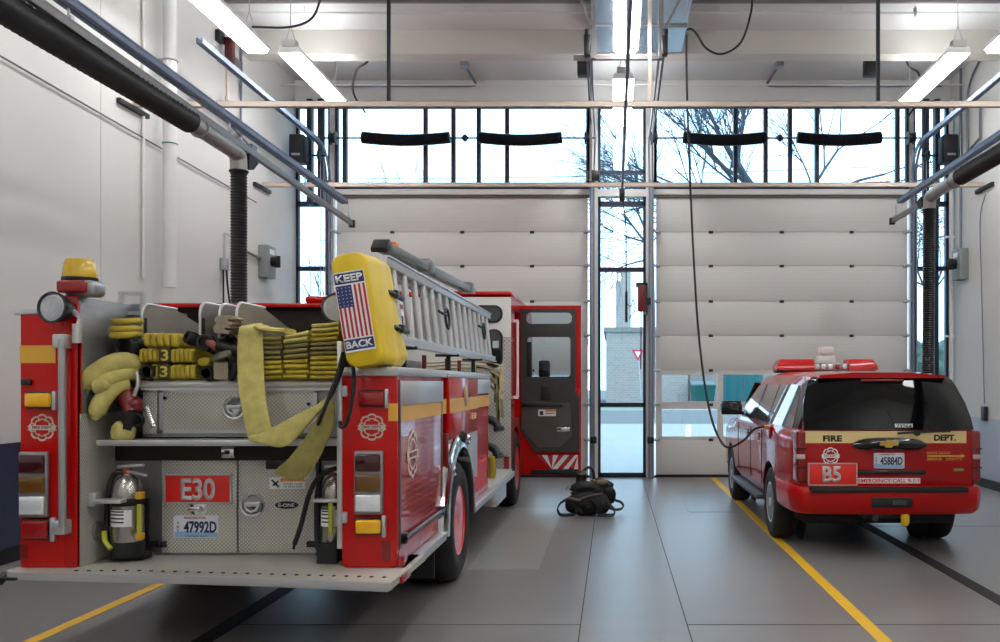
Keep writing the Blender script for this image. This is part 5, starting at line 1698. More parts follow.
def fold_roll(px0, px1, py0, py1, n, lbl, m, band=None, depth=.5, tilt=0):
    """row of upright hose folds seen from their rounded ends"""
    a, b = P(px0, py1, YH), P(px1, py0, YH)
    t = thing('folded_hose', lbl, 'hose', ((a.x + b.x) / 2, YH, a.z), 'folded hoses in the bed')
    w_ = (b.x - a.x) / n
    k = MB()
    for i in range(n):
        x = a.x + w_ * (i + .5)
        h = (b.z - a.z) * random.uniform(.94, 1.0)
        pr = [(x + p[0] + (tilt * (p[1] + h / 2)), a.z + h / 2 + p[1]) for p in rrect(w_ * .96, h, min(w_ * .45, .03), 4)]
        rings = [[V((x + (q[0] - x) * s, y, a.z + h / 2 + (q[1] - a.z - h / 2) * s)) for q in pr] for y, s in ((YH - .055, .55), (YH - .045, .85), (YH - .02, .98), (YH + .05, 1.0), (YH + depth, 1.0))]
        k.loft(rings)
    k.jitter(.004, 14).build('folds', m, t, angle=60)
    if band:
        bx0, bx1 = P(band[0], 0, YH).x, P(band[1], 0, YH).x
        s = MB().box(bx0, bx1, YH - .064, YH + .02, a.z - .002, b.z + .002, .015, 3).build('wrap_band', mat('band_brown', (74, 62, 36), .6), t)
        lettering('3', .05, .075, V(((bx0 + bx1) / 2 + .008, YH - .064, (a.z + b.z) / 2)), RX, UZ, mat('number_yellow', (214, 196, 72), .5), s, .003, .02)
    return t


random.seed(12)
fold_roll(147, 181, 332.5, 348, 5, 'topmost row of yellow hose folds, leaning on the bed divider', hose_yellow, None, .6, -.12)
fold_roll(142.5, 196, 348, 363, 12, 'middle row of yellow hose folds with a brown number band', hose_yellow, (162.5, 174), .6)
fold_roll(154, 198, 364, 379.5, 9, 'bottom row of yellow hose folds with a brown number band, beside a black coupling', hose_yellow, (161.5, 173), .6)


def coupling(px, py, r, lbl, Y=YH - .07, m=black_rubber, ax=(0, -1, 0), L=.14):
    c = P(px, py, Y)
    t = thing('hose_coupling', lbl, 'coupling', c - UZ * r, 'black hose couplings')
    a = V(ax).normalized()
    k = MB().lathe([(r * .62, -.02), (r * .66, .0), (r * .9, .0), (r, -.015), (r, -L * .45), (r * .9, -L * .5), (r * .9, -L * .8), (r * .75, -L), (r * .3, -L), (r * .3, -L * .7), (r * .6, -L * .6), (r * .62, -.02)], c, a, 24)
    fa, fu = frame_of(a)
    for i in range(3):
        g = 2 * PI * i / 3 + .3
        q = c + (fa * math.cos(g) + fu * math.sin(g)) * r - a * L * .25
        k.cyl(q - a * .02, q + a * .02, r * .16, n=8)
    k.build('ring', m, t)
    MB().lathe([(r * .5, -L * .2), (.001, -L * .2)], c, a, 20).build('bore', black_plastic, t)
    return t


coupling(146.5, 372, .052, 'round black hose coupling at the near corner of the bed, under the number band')
coupling(205.5, 373, .05, 'round black hose coupling standing beside the grey hose loop')
coupling(204, 342, .055, 'black hose coupling with lugs above the yellow folds in the narrow slot', YH - .12, black_rubber, (.15, -1, .1), .2)
coupling(186.5, 336.5, .045, 'small dark coupling tucked on top of the yellow folds', YH - .02, black_rubber, (-.6, -.8, .3), .14)
k = MB().lathe([(.03, 0), (.036, .02), (.036, .10), (.05, .12), (.05, .17), (.03, .2), (.02, .2)], P(216, 345, YH - .08), V((.9, .3, -.25)), 18)
t = thing('hose_nozzle', 'black hose nozzle with reddish grip lying in the narrow slot', 'nozzle', P(212, 348, YH - .05))
k.build('nozzle_body', black_plastic, t)
MB().tube(spline([P(207, 341, YH - .06), P(212, 344, YH - .1), P(216, 348, YH - .06)], 5), .026, 10).build('grip', mat('grip_red', (150, 84, 74), .5), t)
fold_roll(199.5, 214, 357, 366.5, 1, 'short stack of yellow hose behind the black coupling in the narrow slot', hose_yellow, None, .5)


def flat_loop(pts, half, th, lbl, m, nm='flat_hose', group=None):
    o = MB().ribbon(pts, half, th).jitter(.004, 12).build(nm, m, angle=50)
    return tag(o, lbl, 'hose', group)


for pts, lbl in (([P(217, 321, YH + .2), P(216, 321, YH - .02), P(217, 320.0, YH - .08), P(233, 320, YH - .08)], 'upper grey flattened hose fold in the narrow slot'),
                 ([P(214, 330, YH + .1), P(213, 330, YH - .06), P(214, 328.5, YH - .1), P(229, 329, YH - .1), P(234, 325, YH - .06)], 'lower grey flattened hose fold in the narrow slot')):
    c0, c1 = pts[2], pts[3]
    k = MB()
    xa_, xb_ = c0.x, c1.x
    zc_ = c0.z
    prof = [(xa_ + .00, zc_ - .03), (xa_ - .012, zc_), (xa_ + .0, zc_ + .026), (xb_ - .02, zc_ + .03), (xb_ + .012, zc_ + .012), (xb_ + .0, zc_ + .002), (xb_ - .03, zc_ + .008), (xb_ - .03, zc_ - .008), (xb_ + .008, zc_ - .012), (xb_ - .01, zc_ - .034)]
    k.prism(prof, 'y', YH - .09, YH + .08)
    tag(k.jitter(.004, 14).build('flat_hose', hose_grey, angle=50), lbl, 'hose')
k = MB().ribbon(spline([P(220.5, 364, YH + .3), P(220.5, 361.5, YH), P(220.5, 362, YH - .08), P(220.7, 366, YH - .10), P(221, 379.3, YH - .10)], 5), V((.047, 0, 0)), .014)
tag(k.build('flat_hose', hose_grey, angle=50), 'grey flattened hose end folded down over the bed sill', 'hose')
k = MB().ribbon(spline([P(214, 357, YH - .02), P(222, 354.5, YH - .1), P(230, 352.5, YH - .08), P(233, 356, YH)], 5), V((0, .05, .03)), .02)
tag(k.build('flat_hose', mat('hose_greygreen', (116, 112, 96), .8, bump=.3, bscale=160), angle=50), 'curled dull green hose end resting above the folded grey hose', 'hose')
tag(MB().tube(spline([P(228, 366, YH - .03), P(232, 360, YH - .06), P(235, 357, YH - .03), P(234.5, 370, YH - .05), P(229, 378, YH - .04)], 5), .03, 10).build('black_hose', black_rubber), 'short black rubber hose bend beside the drooping yellow hose', 'hose')
# dark filler of stored black hose behind
tag(MB().tube(spline([P(212, 350, YH + .1), P(222, 342, YH + .05), P(232, 340, YH + .12), P(235, 348, YH + .1), P(226, 352, YH + .06)], 6), .035, 10).build('black_hose', black_rubber), 'coiled black rubber hose at the back of the narrow slot', 'hose')


def stack(px0, px1, tops, cols, lbl, skew=0.0, dy=0.0):
    """column of flat-laid hose layers"""
    b = P(0, 379.5, YH).z
    x0, x1 = P(px0, 0, YH).x, P(px1, 0, YH).x
    t = thing('hose_stack', lbl, 'hose', ((x0 + x1) / 2, YH, b), 'flat hose stacks')
    n = len(cols)
    zt_ = P(0, tops, YH).z
    h = (zt_ - b) / n
    for i, m in enumerate(cols):
        z = b + h * i
        j = random.uniform(-.008, .008)
        s = skew * (i / n) ** 2
        xa_, xb_ = x0 + j, x1 + j
        yo = random.uniform(-.012, .012) + dy
        k = MB()
        pr = []
        for u in range(9):
            f = u / 8
            pr.append((xa_ + (xb_ - xa_) * f, z + h * .03 + s * (f - .5) * .25))
        up_ = [(p[0], p[1] + h * .93) for p in pr][::-1]
        rings = []
        for y, q in ((YH - .075 + yo, .35), (YH - .068 + yo, .7), (YH - .05 + yo, .95), (YH - .01 + yo, 1.0), (YH + .9, 1.0)):
            mid = [(p[0], p[1] + h * .465) for p in pr]
            lo = [V((p[0], y, mm[1] - h * .465 * q)) for p, mm in zip(pr, mid)]
            hi = [V((p[0], y, mm[1] + h * .465 * q)) for p, mm in zip(pr, mid)][::-1]
            rings.append(lo + hi)
        k.loft(rings)
        k.jitter(.006, 9).build('hose_layer', m, t, angle=60)
    return t


Yw, Dm, Tn = hose_yellow, hose_dim, hose_tan
stack(263, 285.5, 336, [Yw, Yw, Yw, Yw, Dm, Dm, Dm, Dm, Tn], 'flat hose stack next to the draped hose', .0)
stack(288.5, 311.5, 333, [Yw, Yw, Yw, Yw, Dm, Dm, Dm, Tn, Tn], 'middle flat hose stack in the wide bed', .14, -.01)
stack(314.5, 341, 323, [Yw, Yw, Yw, Yw, Yw, Dm, Dm, Dm, Yw, Yw, Tn, Tn], 'tallest flat hose stack, under the spotlight', .10, -.005)
k = MB().ribbon(spline([P(262, 328, YH + .5), P(262, 327, YH), P(263, 328.5, YH - .05), P(276, 330.5, YH - .05), P(290, 331.5, YH - .03)], 5), V((0, .12, .0)), .035)
tag(k.build('flat_hose', hose_tan, angle=50), 'pale yellow hose fold lying across the top of the stacks', 'hose')

# draped hose: flat ribbon coming out of the bed, folded at the step and tied back up
def strip(par, rows, th, m, nm):
    """flat hose between two edges: rows of (left edge, right edge)"""
    def sm(k):
        return spline([r[k] for r in rows], 5)
    A, B = sm(0), sm(1)
    rings = []
    n = len(A)
    for i in range(n):
        d = (A[min(i + 1, n - 1)] + B[min(i + 1, n - 1)]) - (A[max(i - 1, 0)] + B[max(i - 1, 0)])
        w = B[i] - A[i]
        nn = d.cross(w)
        nn = nn.normalized() * th / 2 if nn.length > 1e-9 else V((0, -th / 2, 0))
        ring = [A[i].lerp(B[i], t) + nn * k for t, k in ((0, .4), (.06, 1), (.35, 1.1), (.65, 1.1), (.94, 1), (1, .4))]
        ring += [A[i].lerp(B[i], t) - nn * k for t, k in ((1, .4), (.94, 1), (.65, 1.1), (.35, 1.1), (.06, 1), (0, .4))]
        rings.append(ring)
    k = MB().loft(rings)
    k.jitter(.003, 10)
    return k.build(nm, m, par, angle=60)


dh = thing('draped_hose', 'wide flat yellow hose drooping out of the bed over the rear step', 'hose', P(262, 440, 5.87))
strip(dh, [(P(240.5, 326, YH + .6), P(262.5, 323.5, YH + .6)), (P(240, 327, YH + .1), P(262.5, 324.5, YH + .1)), (P(239.5, 329, YH - .07), P(262.8, 326, YH - .07)), (P(238, 340, YH - .09), P(263, 338, YH - .09)),
           (P(237.4, 353, YH - .1), P(263.5, 352.3, YH - .1)), (P(238, 382, YH - .14), P(264.3, 382, YH - .14)), (P(242.4, 410, YH - .2), P(267.3, 407, YH - .2)), (P(247.4, 434, YH - .21), P(272.3, 427.5, YH - .21)), (P(250, 441, YH - .2), P(276, 433, YH - .2))], .016, hose_tan, 'hose_run')
strip(dh, [(P(249, 435.5, 5.84), P(249.5, 440.5, 5.84)), (P(260, 433.5, 5.835), P(264, 444.5, 5.835)), (P(272.3, 427.8, 5.83), P(282, 447.3, 5.83)), (P(290, 418, 5.82), P(297.5, 437.5, 5.82)), (P(306, 410, 5.81), P(309, 424, 5.81)), (P(318, 404, 5.80), P(319, 412, 5.80)), (P(329, 395, 5.78), P(331, 398, 5.78))], .016, hose_tan, 'hose_fold')
strip(dh, [(P(328.5, 394, 5.77), P(333.5, 396, 5.77)), (P(322, 409, 5.75), P(335, 413, 5.75)), (P(314, 423, 5.745), P(333.5, 427, 5.745)), (P(303, 441, 5.74), P(325, 446, 5.74)), (P(288, 459, 5.74), P(316, 464, 5.74)), (P(277.5, 468.5, 5.74), P(304, 478, 5.74)), (P(276, 474, 5.74), P(292, 480.3, 5.74))], .016, mat('hose_olive', (134, 124, 66), .85, bump=.3, bscale=160, var=.16, vscale=14), 'hose_tail')

# left corner: looped hose, red valve, yellow cap, small rolls
YL = 6.0
for pts, r, lbl in (([P(141, 366, YL + .15), P(125, 362, YL), P(106, 367, YL - .06), P(92, 377, YL - .1), P(84, 386, YL - .1)], [.062, .066, .068, .066, .05], 'fat yellow hose loop bulging over the rear step, topmost of three'),
                    ([P(141, 374, YL + .1), P(125, 374, YL - .02), P(110, 379, YL - .08), P(97, 387, YL - .12), P(104, 385, YL - .12)], [.04, .046, .05, .046, .04], 'middle yellow hose loop bulging over the rear step'),
                    ([P(128, 384, YL), P(117, 386, YL - .04), P(106, 396, YL - .08), P(97, 410, YL - .1), P(95.5, 415, YL - .1)], [.045, .056, .058, .055, .035], 'lowest of three fat yellow hose loops, pointing down past the red valve')):
    sp_ = spline(pts, 5)
    rr = [r[min(i // 5, 4)] + (r[min(i // 5 + 1, 4)] - r[min(i // 5, 4)]) * (i % 5) / 5 for i in range(len(sp_))]
    tag(MB().tube(sp_, rr, 14).ell(sp_[-1], rr[-1] * .98, rr[-1] * .98, rr[-1] * .98, 14, 10).jitter(.008, 9).build('hose_loop', hose_tan, angle=80), lbl, 'hose', None)
t = thing('hose_valve', 'dark red hose valve with chrome lever hanging in the corner of the bed', 'valve', P(130, 420, YL))
MB().lathe([(.001, 0), (.05, 0), (.062, .03), (.062, .09), (.045, .12), (.045, .17), (.001, .17)], P(126, 390, YL + .02), V((.35, -.3, -.9)), 18).ell(P(134, 405, YL), .06, .06, .06, 14, 10).build('valve_body', red_dark, t)
MB().lathe([(.035, 0), (.05, .01), (.05, .07), (.03, .1), (.03, .13)], P(132, 411, YL - .02), V((-.2, -.2, -1)), 16).torus(P(137, 420, YL - .02), (0, 1, .2), .04, .012, 18, 8).build('valve_ring', black_plastic, t)
MB().tube([P(147, 407, YL - .02), P(153, 424, YL - .05)], .014, 8).ell(P(154, 426, YL - .05), .022, .022, .022, 10, 8).build('lever', chrome, t)
MB().tube(spline([P(137, 372, YL), P(138, 384, YL - .02), P(134, 396, YL - .02)], 4), .012, 8).build('clip', alu, t)
t = thing('covered_hose', 'yellow covered hose end resting on the rear step in the corner', 'hose', P(124, 441, YL))
MB().lathe([(.001, .001), (.055, .0), (.072, .02), (.078, .06), (.07, .10), (.05, .125), (.035, .13), (.001, .13)], P(124, 440.3, YL), UZ, 20).jitter(.01, 9).build('cap', hose_tan, t, angle=80)
MB().tube(spline([P(125, 424, YL), P(131, 416, YL), P(135, 408, YL + .05)], 4), .03, 10).build('neck', black_rubber, t)
for i, (py, lbl) in enumerate(((321.5, 'small top yellow hose loop under the rack'), (329.5, 'second small yellow hose loop under the rack'), (335.5, 'third small yellow hose loop under the rack, above a black coupling'))):
    c = P(126 - (1.5 if i else 0), py, 6.05)
    tag(MB().tube(spline([c + V((.03, .14, .01)), c + V((.06, .03, .01)), c + V((.045, -.06, .0)), c + V((-.04, -.06, -.002)), c + V((-.075, 0, 0)), c + V((-.075, .14, 0))], 5), .022 if i else .018, 10).jitter(.005, 20).build('hose_loop', hose_yellow, angle=80), lbl, 'hose', None)
coupling(124, 347, .07, 'large black coupling under the small yellow loops by the inner steel wall', 6.02, black_rubber, (-.2, -1, 0), .16)


# extinguishers on the tailboard
def extinguisher(x, y, z, r, lbl, turn=0):
    t = thing('fire_extinguisher', lbl, 'extinguisher', (x, y, z), 'fire extinguishers on the tailboard')
    h = .40
    MB().lathe([(.001, 0), (r * .96, 0), (r, .02), (r, h), (r * .93, h + .06), (r * .7, h + .11), (r * .3, h + .14), (r * .28, h + .16), (.001, h + .16)], (x, y, z + .03), UZ, 28).build('cylinder', mat('ext_steel', (176, 172, 166), .25, .9), t)
    for a, b in ((.0, .10), (h - .06, h - .01)):
        MB().lathe([(r * 1.03, a), (r * 1.05, a + .005), (r * 1.05, b - .005), (r * 1.03, b), (r * .9, b), (r * .9, a), (r * 1.03, a)], (x, y, z + .03), UZ, 28).build('band', black_rubber, t)
    MB().box(x - r * 1.1, x + r * 1.1, y - .02, y + r * 1.1, z, z + .05, .01).box(x - r * .9, x + r * .9, y + r * .9, y + r * 1.05, z, z + h).build('holder', black_plastic, t)
    b = MB()
    rings = []
    for i in range(13):
        a = math.radians(-150 + 100 * i / 12 + turn)
        rings.append([(x + r * 1.01 * math.cos(a), y + r * 1.01 * math.sin(a), z + .235), (x + r * 1.01 * math.cos(a), y + r * 1.01 * math.sin(a), z + .345)])
    b.loft(rings, cap=False, closed=False)
    l = b.build('label', sticker_white, t)
    for q in (.26, .285, .31, .33):
        b = MB()
        b.loft([[(x + r * 1.016 * math.cos(math.radians(g)), y + r * 1.016 * math.sin(math.radians(g)), z + q), (x + r * 1.016 * math.cos(math.radians(g)), y + r * 1.016 * math.sin(math.radians(g)), z + q + .01)] for g in range(-140, -70, 8)], cap=False, closed=False)
        b.build('label_print', ink, l)
    zt_ = z + .03 + h + .16
    MB().cyl((x, y, zt_ - .03), (x, y, zt_ + .03), .03, n=12).build('valve', mat('valve_red', (140, 60, 56), .4), t)
    MB().bar((x - .06, y - .01, zt_ + .035), (x + .13, y - .05, zt_ + .05), .025, .018, .004).bar((x - .02, y - .01, zt_ + .01), (x + .15, y - .05, zt_ - .02), .025, .014, .004).build('lever', alu, t)
    MB().tube(spline([(x - .02, y, zt_), (x - r * .9, y - .01, zt_ - .02), (x - r * 1.25, y - .02, zt_ - .16), (x - r * 1.25, y - .03, z + .2), (x - r * 1.15, y - .03, z + .08)], 6), .017, 8).build('discharge_hose', black_rubber, t)
    return t


yel = mat('hi_vis_yellow', (176, 180, 36), .5)
e1 = extinguisher(P(128, 0, 6.03).x, 6.03, ZB, .10, 'silver and black fire extinguisher standing in the deep corner beside the E30 door')
MB().box(P(141, 0, 5.98).x - .012, P(141, 0, 5.98).x + .012, 5.95, 5.965, P(0, 533, 5.98).z, P(0, 504, 5.98).z).build('reflective_strap', yel, e1)
MB().tube(spline([P(104, 531, 5.95), P(105, 541, 5.94), P(111, 549, 5.92)], 5), .016, 8).build('reflective_strap', yel, e1)
MB().box(P(136.5, 0, 5.9).x, P(143, 0, 5.9).x, 5.88, 5.93, P(0, 499, 5.9).z, P(0, 492, 5.9).z, .006).box(P(136.5, 0, 5.9).x, P(143, 0, 5.9).x, 5.88, 5.93, P(0, 540, 5.9).z, P(0, 533, 5.9).z, .006).build('amber_clip', mat('amber_clip', (200, 150, 30), .5), e1)
e2 = extinguisher(P(334, 0, 6.03).x, 6.03, ZB, .085, 'silver and black fire extinguisher half hidden by the red corner post')
MB().box(P(329, 0, 5.93).x, P(333, 0, 5.93).x, 5.915, 5.93, P(0, 534, 5.93).z, P(0, 503, 5.93).z).build('reflective_strap', yel, e2)
MB().box(P(314, 0, 5.93).x, P(340, 0, 5.93).x, 5.9, 5.99, P(0, 502, 5.93).z, P(0, 499, 5.93).z, .004).build('clamp', alu, e2)
MB().prism([(P(318, 0, 5.93).x, ZB), (P(338, 0, 5.93).x, ZB), (P(338, 0, 5.93).x, P(0, 535, 5.93).z), (P(330, 0, 5.93).x, P(0, 545, 5.93).z), (P(320, 0, 5.93).x, P(0, 543, 5.93).z)], 'y', 5.9, 5.93).build('boot', black_rubber, e2)
tag(MB().tube(spline([P(337, 468, 5.98), P(328, 471, 5.92), P(318, 478, 5.93), P(309, 495, 5.95), P(301, 525, 5.97), P(294.5, 544, 5.98)], 6), .016, 8).cyl(P(294.5, 544, 5.98), P(293.5, 549, 5.98), .009, n=8).build('discharge_hose', black_rubber), 'thin black hose with a brass tip curving across the right rear door', 'hose')

# crosslay hoses bulging from the pump bay
random.seed(4)
ht = mat('hose_cream', (196, 180, 136), .8, bump=.3, bscale=160, var=.1, vscale=12)
for i in range(6):
    z = 2.0 - i * .045
    x = -1.42 - .05 * (i % 2)
    tag(MB().ribbon(spline([(-2.6, 11.2, z), (-1.75, 11.2, z + .02), (x, 11.2, z - .02 - .02 * i), (x + .03, 11.2, z - .10 - .05 * i), (x + .035, 11.2, z - .22 - .07 * i)], 5), V((0, .10 + .02 * (i % 3), 0)), .018).jitter(.012, 5).build('crosslay_hose', ht if i < 4 else hose_dim, angle=60),
        'cream hose layer folding over the pump bay side, number %s from the top' % ('one', 'two', 'three', 'four', 'five', 'six')[i], 'hose', 'crosslay hoses')
tag(MB().tube(spline([(-1.75, 11.5, 1.95), (-1.56, 11.5, 1.9), (-1.50, 11.5, 1.75), (-1.50, 11.5, 1.5)], 6), .02, 10).build('black_hose', black_rubber), 'black hose end hanging in front of the cab rear treadplate', 'hose')
# ------------------------------------------------------------------ red utility vehicle
CX, YRA, YFA = 2.77, 10.23, 13.53
sv = thing('utility_vehicle', 'red fire department utility vehicle with black rear window and B5 sign', 'car', (CX, 11.8, 0))
suv_red = mat('vehicle_red', (166, 8, 10), .16, coat=.5, spec=.25)
suv_bump = mat('bumper_red', (178, 12, 10), .28, coat=.2, spec=.25)


def ring(Y, w_, zb, zl, zr):
    hh = max(zr - zl, .012)
    x2 = .96 * w_ - .36 * .78 * hh
    h = [(0, zb), (.8 * w_, zb), (.95 * w_, zb + .04), (.99 * w_, zb + .14), (w_, zb + .32), (w_, zl - .16), (.988 * w_, zl - .05), (.96 * w_, zl),
         (.96 * w_ - .36 * .4 * hh, zl + .4 * hh), (x2, zl + .78 * hh), (x2 - .055, zl + .93 * hh), (x2 - .16, zl + .985 * hh), (.35 * w_, zl + hh), (0, zl + hh + .01)]
    r = [V((CX + x, Y, z)) for x, z in h]
    return r + [V((CX - x, Y, z)) for x, z in h[-2:0:-1]]


st_ = [(9.055, .86, .62, 1.26, 1.275), (9.075, .89, .62, 1.26, 1.33), (9.12, .905, .60, 1.26, 1.41), (9.20, .925, .56, 1.26, 1.56), (9.31, .94, .50, 1.26, 1.775), (9.36, .945, .48, 1.26, 1.83), (9.45, .955, .45, 1.26, 1.852), (9.7, .98, .42, 1.26, 1.868), (10.0, .995, .41, 1.26, 1.876),
       (10.4, 1.0, .40, 1.26, 1.885), (11.2, 1.0, .40, 1.26, 1.89), (11.9, 1.0, .40, 1.255, 1.87), (12.2, 1.0, .40, 1.25, 1.83), (12.45, 1.0, .40, 1.25, 1.70), (12.85, 1.0, .40, 1.245, 1.46), (13.12, 1.0, .40, 1.24, 1.30), (13.3, 1.0, .40, 1.18, 1.25),
       (13.9, .995, .40, 1.14, 1.22), (14.3, .98, .42, 1.10, 1.17), (14.46, .95, .45, 1.02, 1.08), (14.54, .90, .5, .95, .98)]
body = MB().loft([ring(*s) for s in st_]).build('body', suv_red, sv, angle=32)
for y in (YRA, YFA):
    for s in (-1, 1):
        cut(body, MB().cyl((CX + s * .66, y, .41), (CX + s * 1.3, y, .41), .455, n=40))
        MB().loft([[(CX + s * .67, y + .448 * math.cos(math.radians(a)), .41 + .448 * math.sin(math.radians(a))), (CX + s * .985, y + .448 * math.cos(math.radians(a)), .41 + .448 * math.sin(math.radians(a))), (CX + s * .985, y + .456 * math.cos(math.radians(a)), .41 + .456 * math.sin(math.radians(a))), (CX + s * .67, y + .456 * math.cos(math.radians(a)), .41 + .456 * math.sin(math.radians(a)))] for a in range(-6, 188, 8)]).build('wheel_well', black_rubber, sv)
        MB().cyl((CX + s * .655, y, .41), (CX + s * .67, y, .41), .45, n=32).build('wheel_well', black_rubber, sv)
MB().box(CX - .8, CX + .8, 9.4, 14.2, .28, .42, .05).build('underbody', MATS['chassis_black'], sv)
alloy = mat('alloy', (190, 190, 192), .32, .6)


def suv_wheel(s, y):
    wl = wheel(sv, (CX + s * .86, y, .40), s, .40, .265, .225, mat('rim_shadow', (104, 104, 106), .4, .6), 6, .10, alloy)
    b = MB()
    c = V((CX + s * .86, y, .40)) + RX * s * .085
    for k in range(6):
        a = 2 * PI * k / 6
        d = V((0, math.cos(a), math.sin(a)))
        n_ = V((0, -math.sin(a), math.cos(a)))
        b.loft([[c + d * .04 + n_ * .035 + RX * s * .02, c + d * .04 - n_ * .035 + RX * s * .02, c + d * .04 - n_ * .035 - RX * s * .03, c + d * .04 + n_ * .035 - RX * s * .03],
                [c + d * .215 + n_ * .05 + RX * s * .03, c + d * .215 - n_ * .05 + RX * s * .03, c + d * .215 - n_ * .05 - RX * s * .03, c + d * .215 + n_ * .05 - RX * s * .03]])
    b.torus(c + RX * s * .03, RX, .218, .014, 36, 8)
    b.build('spokes', alloy, wl)


for s in (-1, 1):
    for y in (YRA, YFA):
        suv_wheel(s, y)


def side_w(y):
    for (a, wa, *_), (b, wb, *_) in zip(st_, st_[1:]):
        if a <= y <= b:
            return wa + (wb - wa) * (y - a) / (b - a)
    return 1.0


def side_x(z, y=11.0):
    return .96 * side_w(y) - .36 * (z - 1.26)


def side_glass(s, poly, nm, m, off=.006, th=.02):
    A = [V((CX + s * (side_x(z, y) + off), y, z)) for y, z in poly]
    B = [V((CX + s * (side_x(z, y) + off - th), y, z)) for y, z in poly]
    b = MB()
    va = [b.bm.verts.new(p) for p in A]
    vb = [b.bm.verts.new(p) for p in B]
    n = len(poly)
    for i in range(n):
        j = (i + 1) % n
        b.bm.faces.new((va[i], va[j], vb[j], vb[i]))
    b.bm.faces.new(va)
    b.bm.faces.new(vb[::-1])
    return b.build(nm, m, sv, smooth=False)


side_tint = mat('side_glass', (64, 68, 74), .02, coat=1.0)
for s in (-1, 1):
    q = MB()
    q.loft([[V((CX + s * (side_x(z, y) + o), y, z)) for z, o in ((za, .007), (zb, .007), (zb, -.015), (za, -.015))]
            for y, za, zb in ((9.37, 1.285, 1.32), (9.45, 1.285, 1.50), (9.55, 1.285, 1.68), (9.62, 1.285, 1.722), (9.70, 1.285, 1.73), (10.0, 1.285, 1.732), (10.4, 1.285, 1.733), (10.55, 1.285, 1.73))])
    q.build('side_window', side_tint, sv, angle=50)
    side_glass(s, [(9.07, 1.285), (9.20, 1.285), (9.33, 1.285), (9.44, 1.50), (9.53, 1.69), (9.57, 1.73), (9.42, 1.785), (9.325, 1.775), (9.20, 1.54), (9.12, 1.40)], 'rear_pillar', black_gloss, .004)
    side_glass(s, [(10.66, 1.285), (11.52, 1.285), (11.46, 1.73), (10.66, 1.735)], 'side_window', side_tint)
    side_glass(s, [(11.64, 1.285), (12.72, 1.285), (12.62, 1.40), (12.18, 1.68), (12.06, 1.72), (11.58, 1.73)], 'side_window', side_tint)
    for y in (10.60, 11.56):
        side_glass(s, [(y - .035, 1.285), (y + .035, 1.285), (y + .03, 1.73), (y - .03, 1.73)], 'window_pillar', black_gloss, .003)
    x = CX + s * 1.0
    for y in (10.72, 11.60, 12.72):
        MB().box(x - .004, x + .003, y - .006, y + .006, .55, 1.2).build('door_seam', black_rubber, sv)
    for y in (10.85, 11.75):
        h = MB().box(x - .01, x + .035, y, y + .2, 1.09, 1.125, .012).build('door_handle', suv_red, sv)
        MB().box(x - .002, x + .006, y + .02, y + .17, 1.06, 1.15, .01).build('handle_cup', black_plastic, h)
    MB().box(x - s * .12, x + s * .06, 10.75, 13.0, .36, .42, .02).box(x - s * .3, x - s * .02, 11.0, 11.1, .38, .41).box(x - s * .3, x - s * .02, 12.6, 12.7, .38, .41).build('running_board', mat('board_grey', (66, 70, 80), .5, .2), sv)
    mr = MB()
    mr.loft([[(x + s * (-.01 + .29 * (p[0] + .5)), 12.45 + dy, 1.41 + p[1] * sc) for p in rrect(1, .19, .08, 4)] for dy, sc in ((-.05, .86), (-.035, 1.0), (.06, 1.0), (.11, .7), (.13, .3))])
    m_ = mr.build('mirror', black_gloss, sv, angle=60)
    MB().bar((x + s * .12, 12.48, 1.37), (x - s * .05, 12.5, 1.33), .06, .05, .01).build('mirror_arm', black_plastic, m_)

YS = 9.045


def S(px, py, y=YS):
    return P(px, py, y)


# rear window: sloping black glass
def rg(z, off=.034):
    return 9.06 + max(0, z - 1.285) * .488 - off


gp = []
for z, hw in ((1.28, .855), (1.40, .85), (1.55, .825), (1.70, .775), (1.775, .745), (1.81, .70), (1.822, .62)):
    gp.append((z, hw))
b = MB()
L_ = [[V((CX + x * hw, rg(z) + abs(x) ** 5 * (.012 + .09 * max(0, z - 1.29)) + o, z)) for x in (-1, -.8, -.4, 0, .4, .8, 1)] for o in (0,) for z, hw in gp]
rows = [[b.bm.verts.new(p) for p in r] for r in L_]
for i in range(len(rows) - 1):
    for j in range(6):
        b.bm.faces.new((rows[i][j], rows[i][j + 1], rows[i + 1][j + 1], rows[i + 1][j]))
ex = bmesh.ops.extrude_face_region(b.bm, geom=b.bm.faces[:])
for v in [g for g in ex['geom'] if isinstance(g, bmesh.types.BMVert)]:
    v.co.y += .03
rwin = b.build('rear_window', dark_glass, sv, angle=60)
MB().loft([[(CX + x, y, z) for x, z in ((-.66, 1.80), (-.64, 1.83), (-.3, 1.858), (.3, 1.858), (.64, 1.83), (.66, 1.80))] for y in (9.25, 9.42)]).build('roof_spoiler', suv_red, sv)
MB().box(S(861, 0, 9.24).x, S(904, 0, 9.24).x, 9.235, 9.27, 1.765, 1.79, .006).build('brake_light', mat('brake_lens', (120, 24, 20), .2, coat=.6), sv)
lb = MB().box(S(895, 0).x, S(912.5, 0).x, rg(1.32) - .006, rg(1.32) + .006, S(0, 428.7).z, S(0, 423.7).z).build('number_sticker', sticker_white, sv)
lettering('73264', .155, .038, V((S(903.7, 0).x, rg(1.32) - .006, S(0, 426.2).z)), RX, UZ, ink, lb, .002, .01)
MB().tube(spline([(S(897, 0).x, 9.03, 1.245), (S(912, 0).x, 9.025, 1.255), (S(930, 0).x, 9.03, 1.262), (S(950, 0).x, 9.035, 1.268)], 4), .011, 8).cyl((S(916, 0).x, 9.06, 1.25), (S(916, 0).x, 9.0, 1.25), .03, n=12).build('wiper', black_plastic, sv)
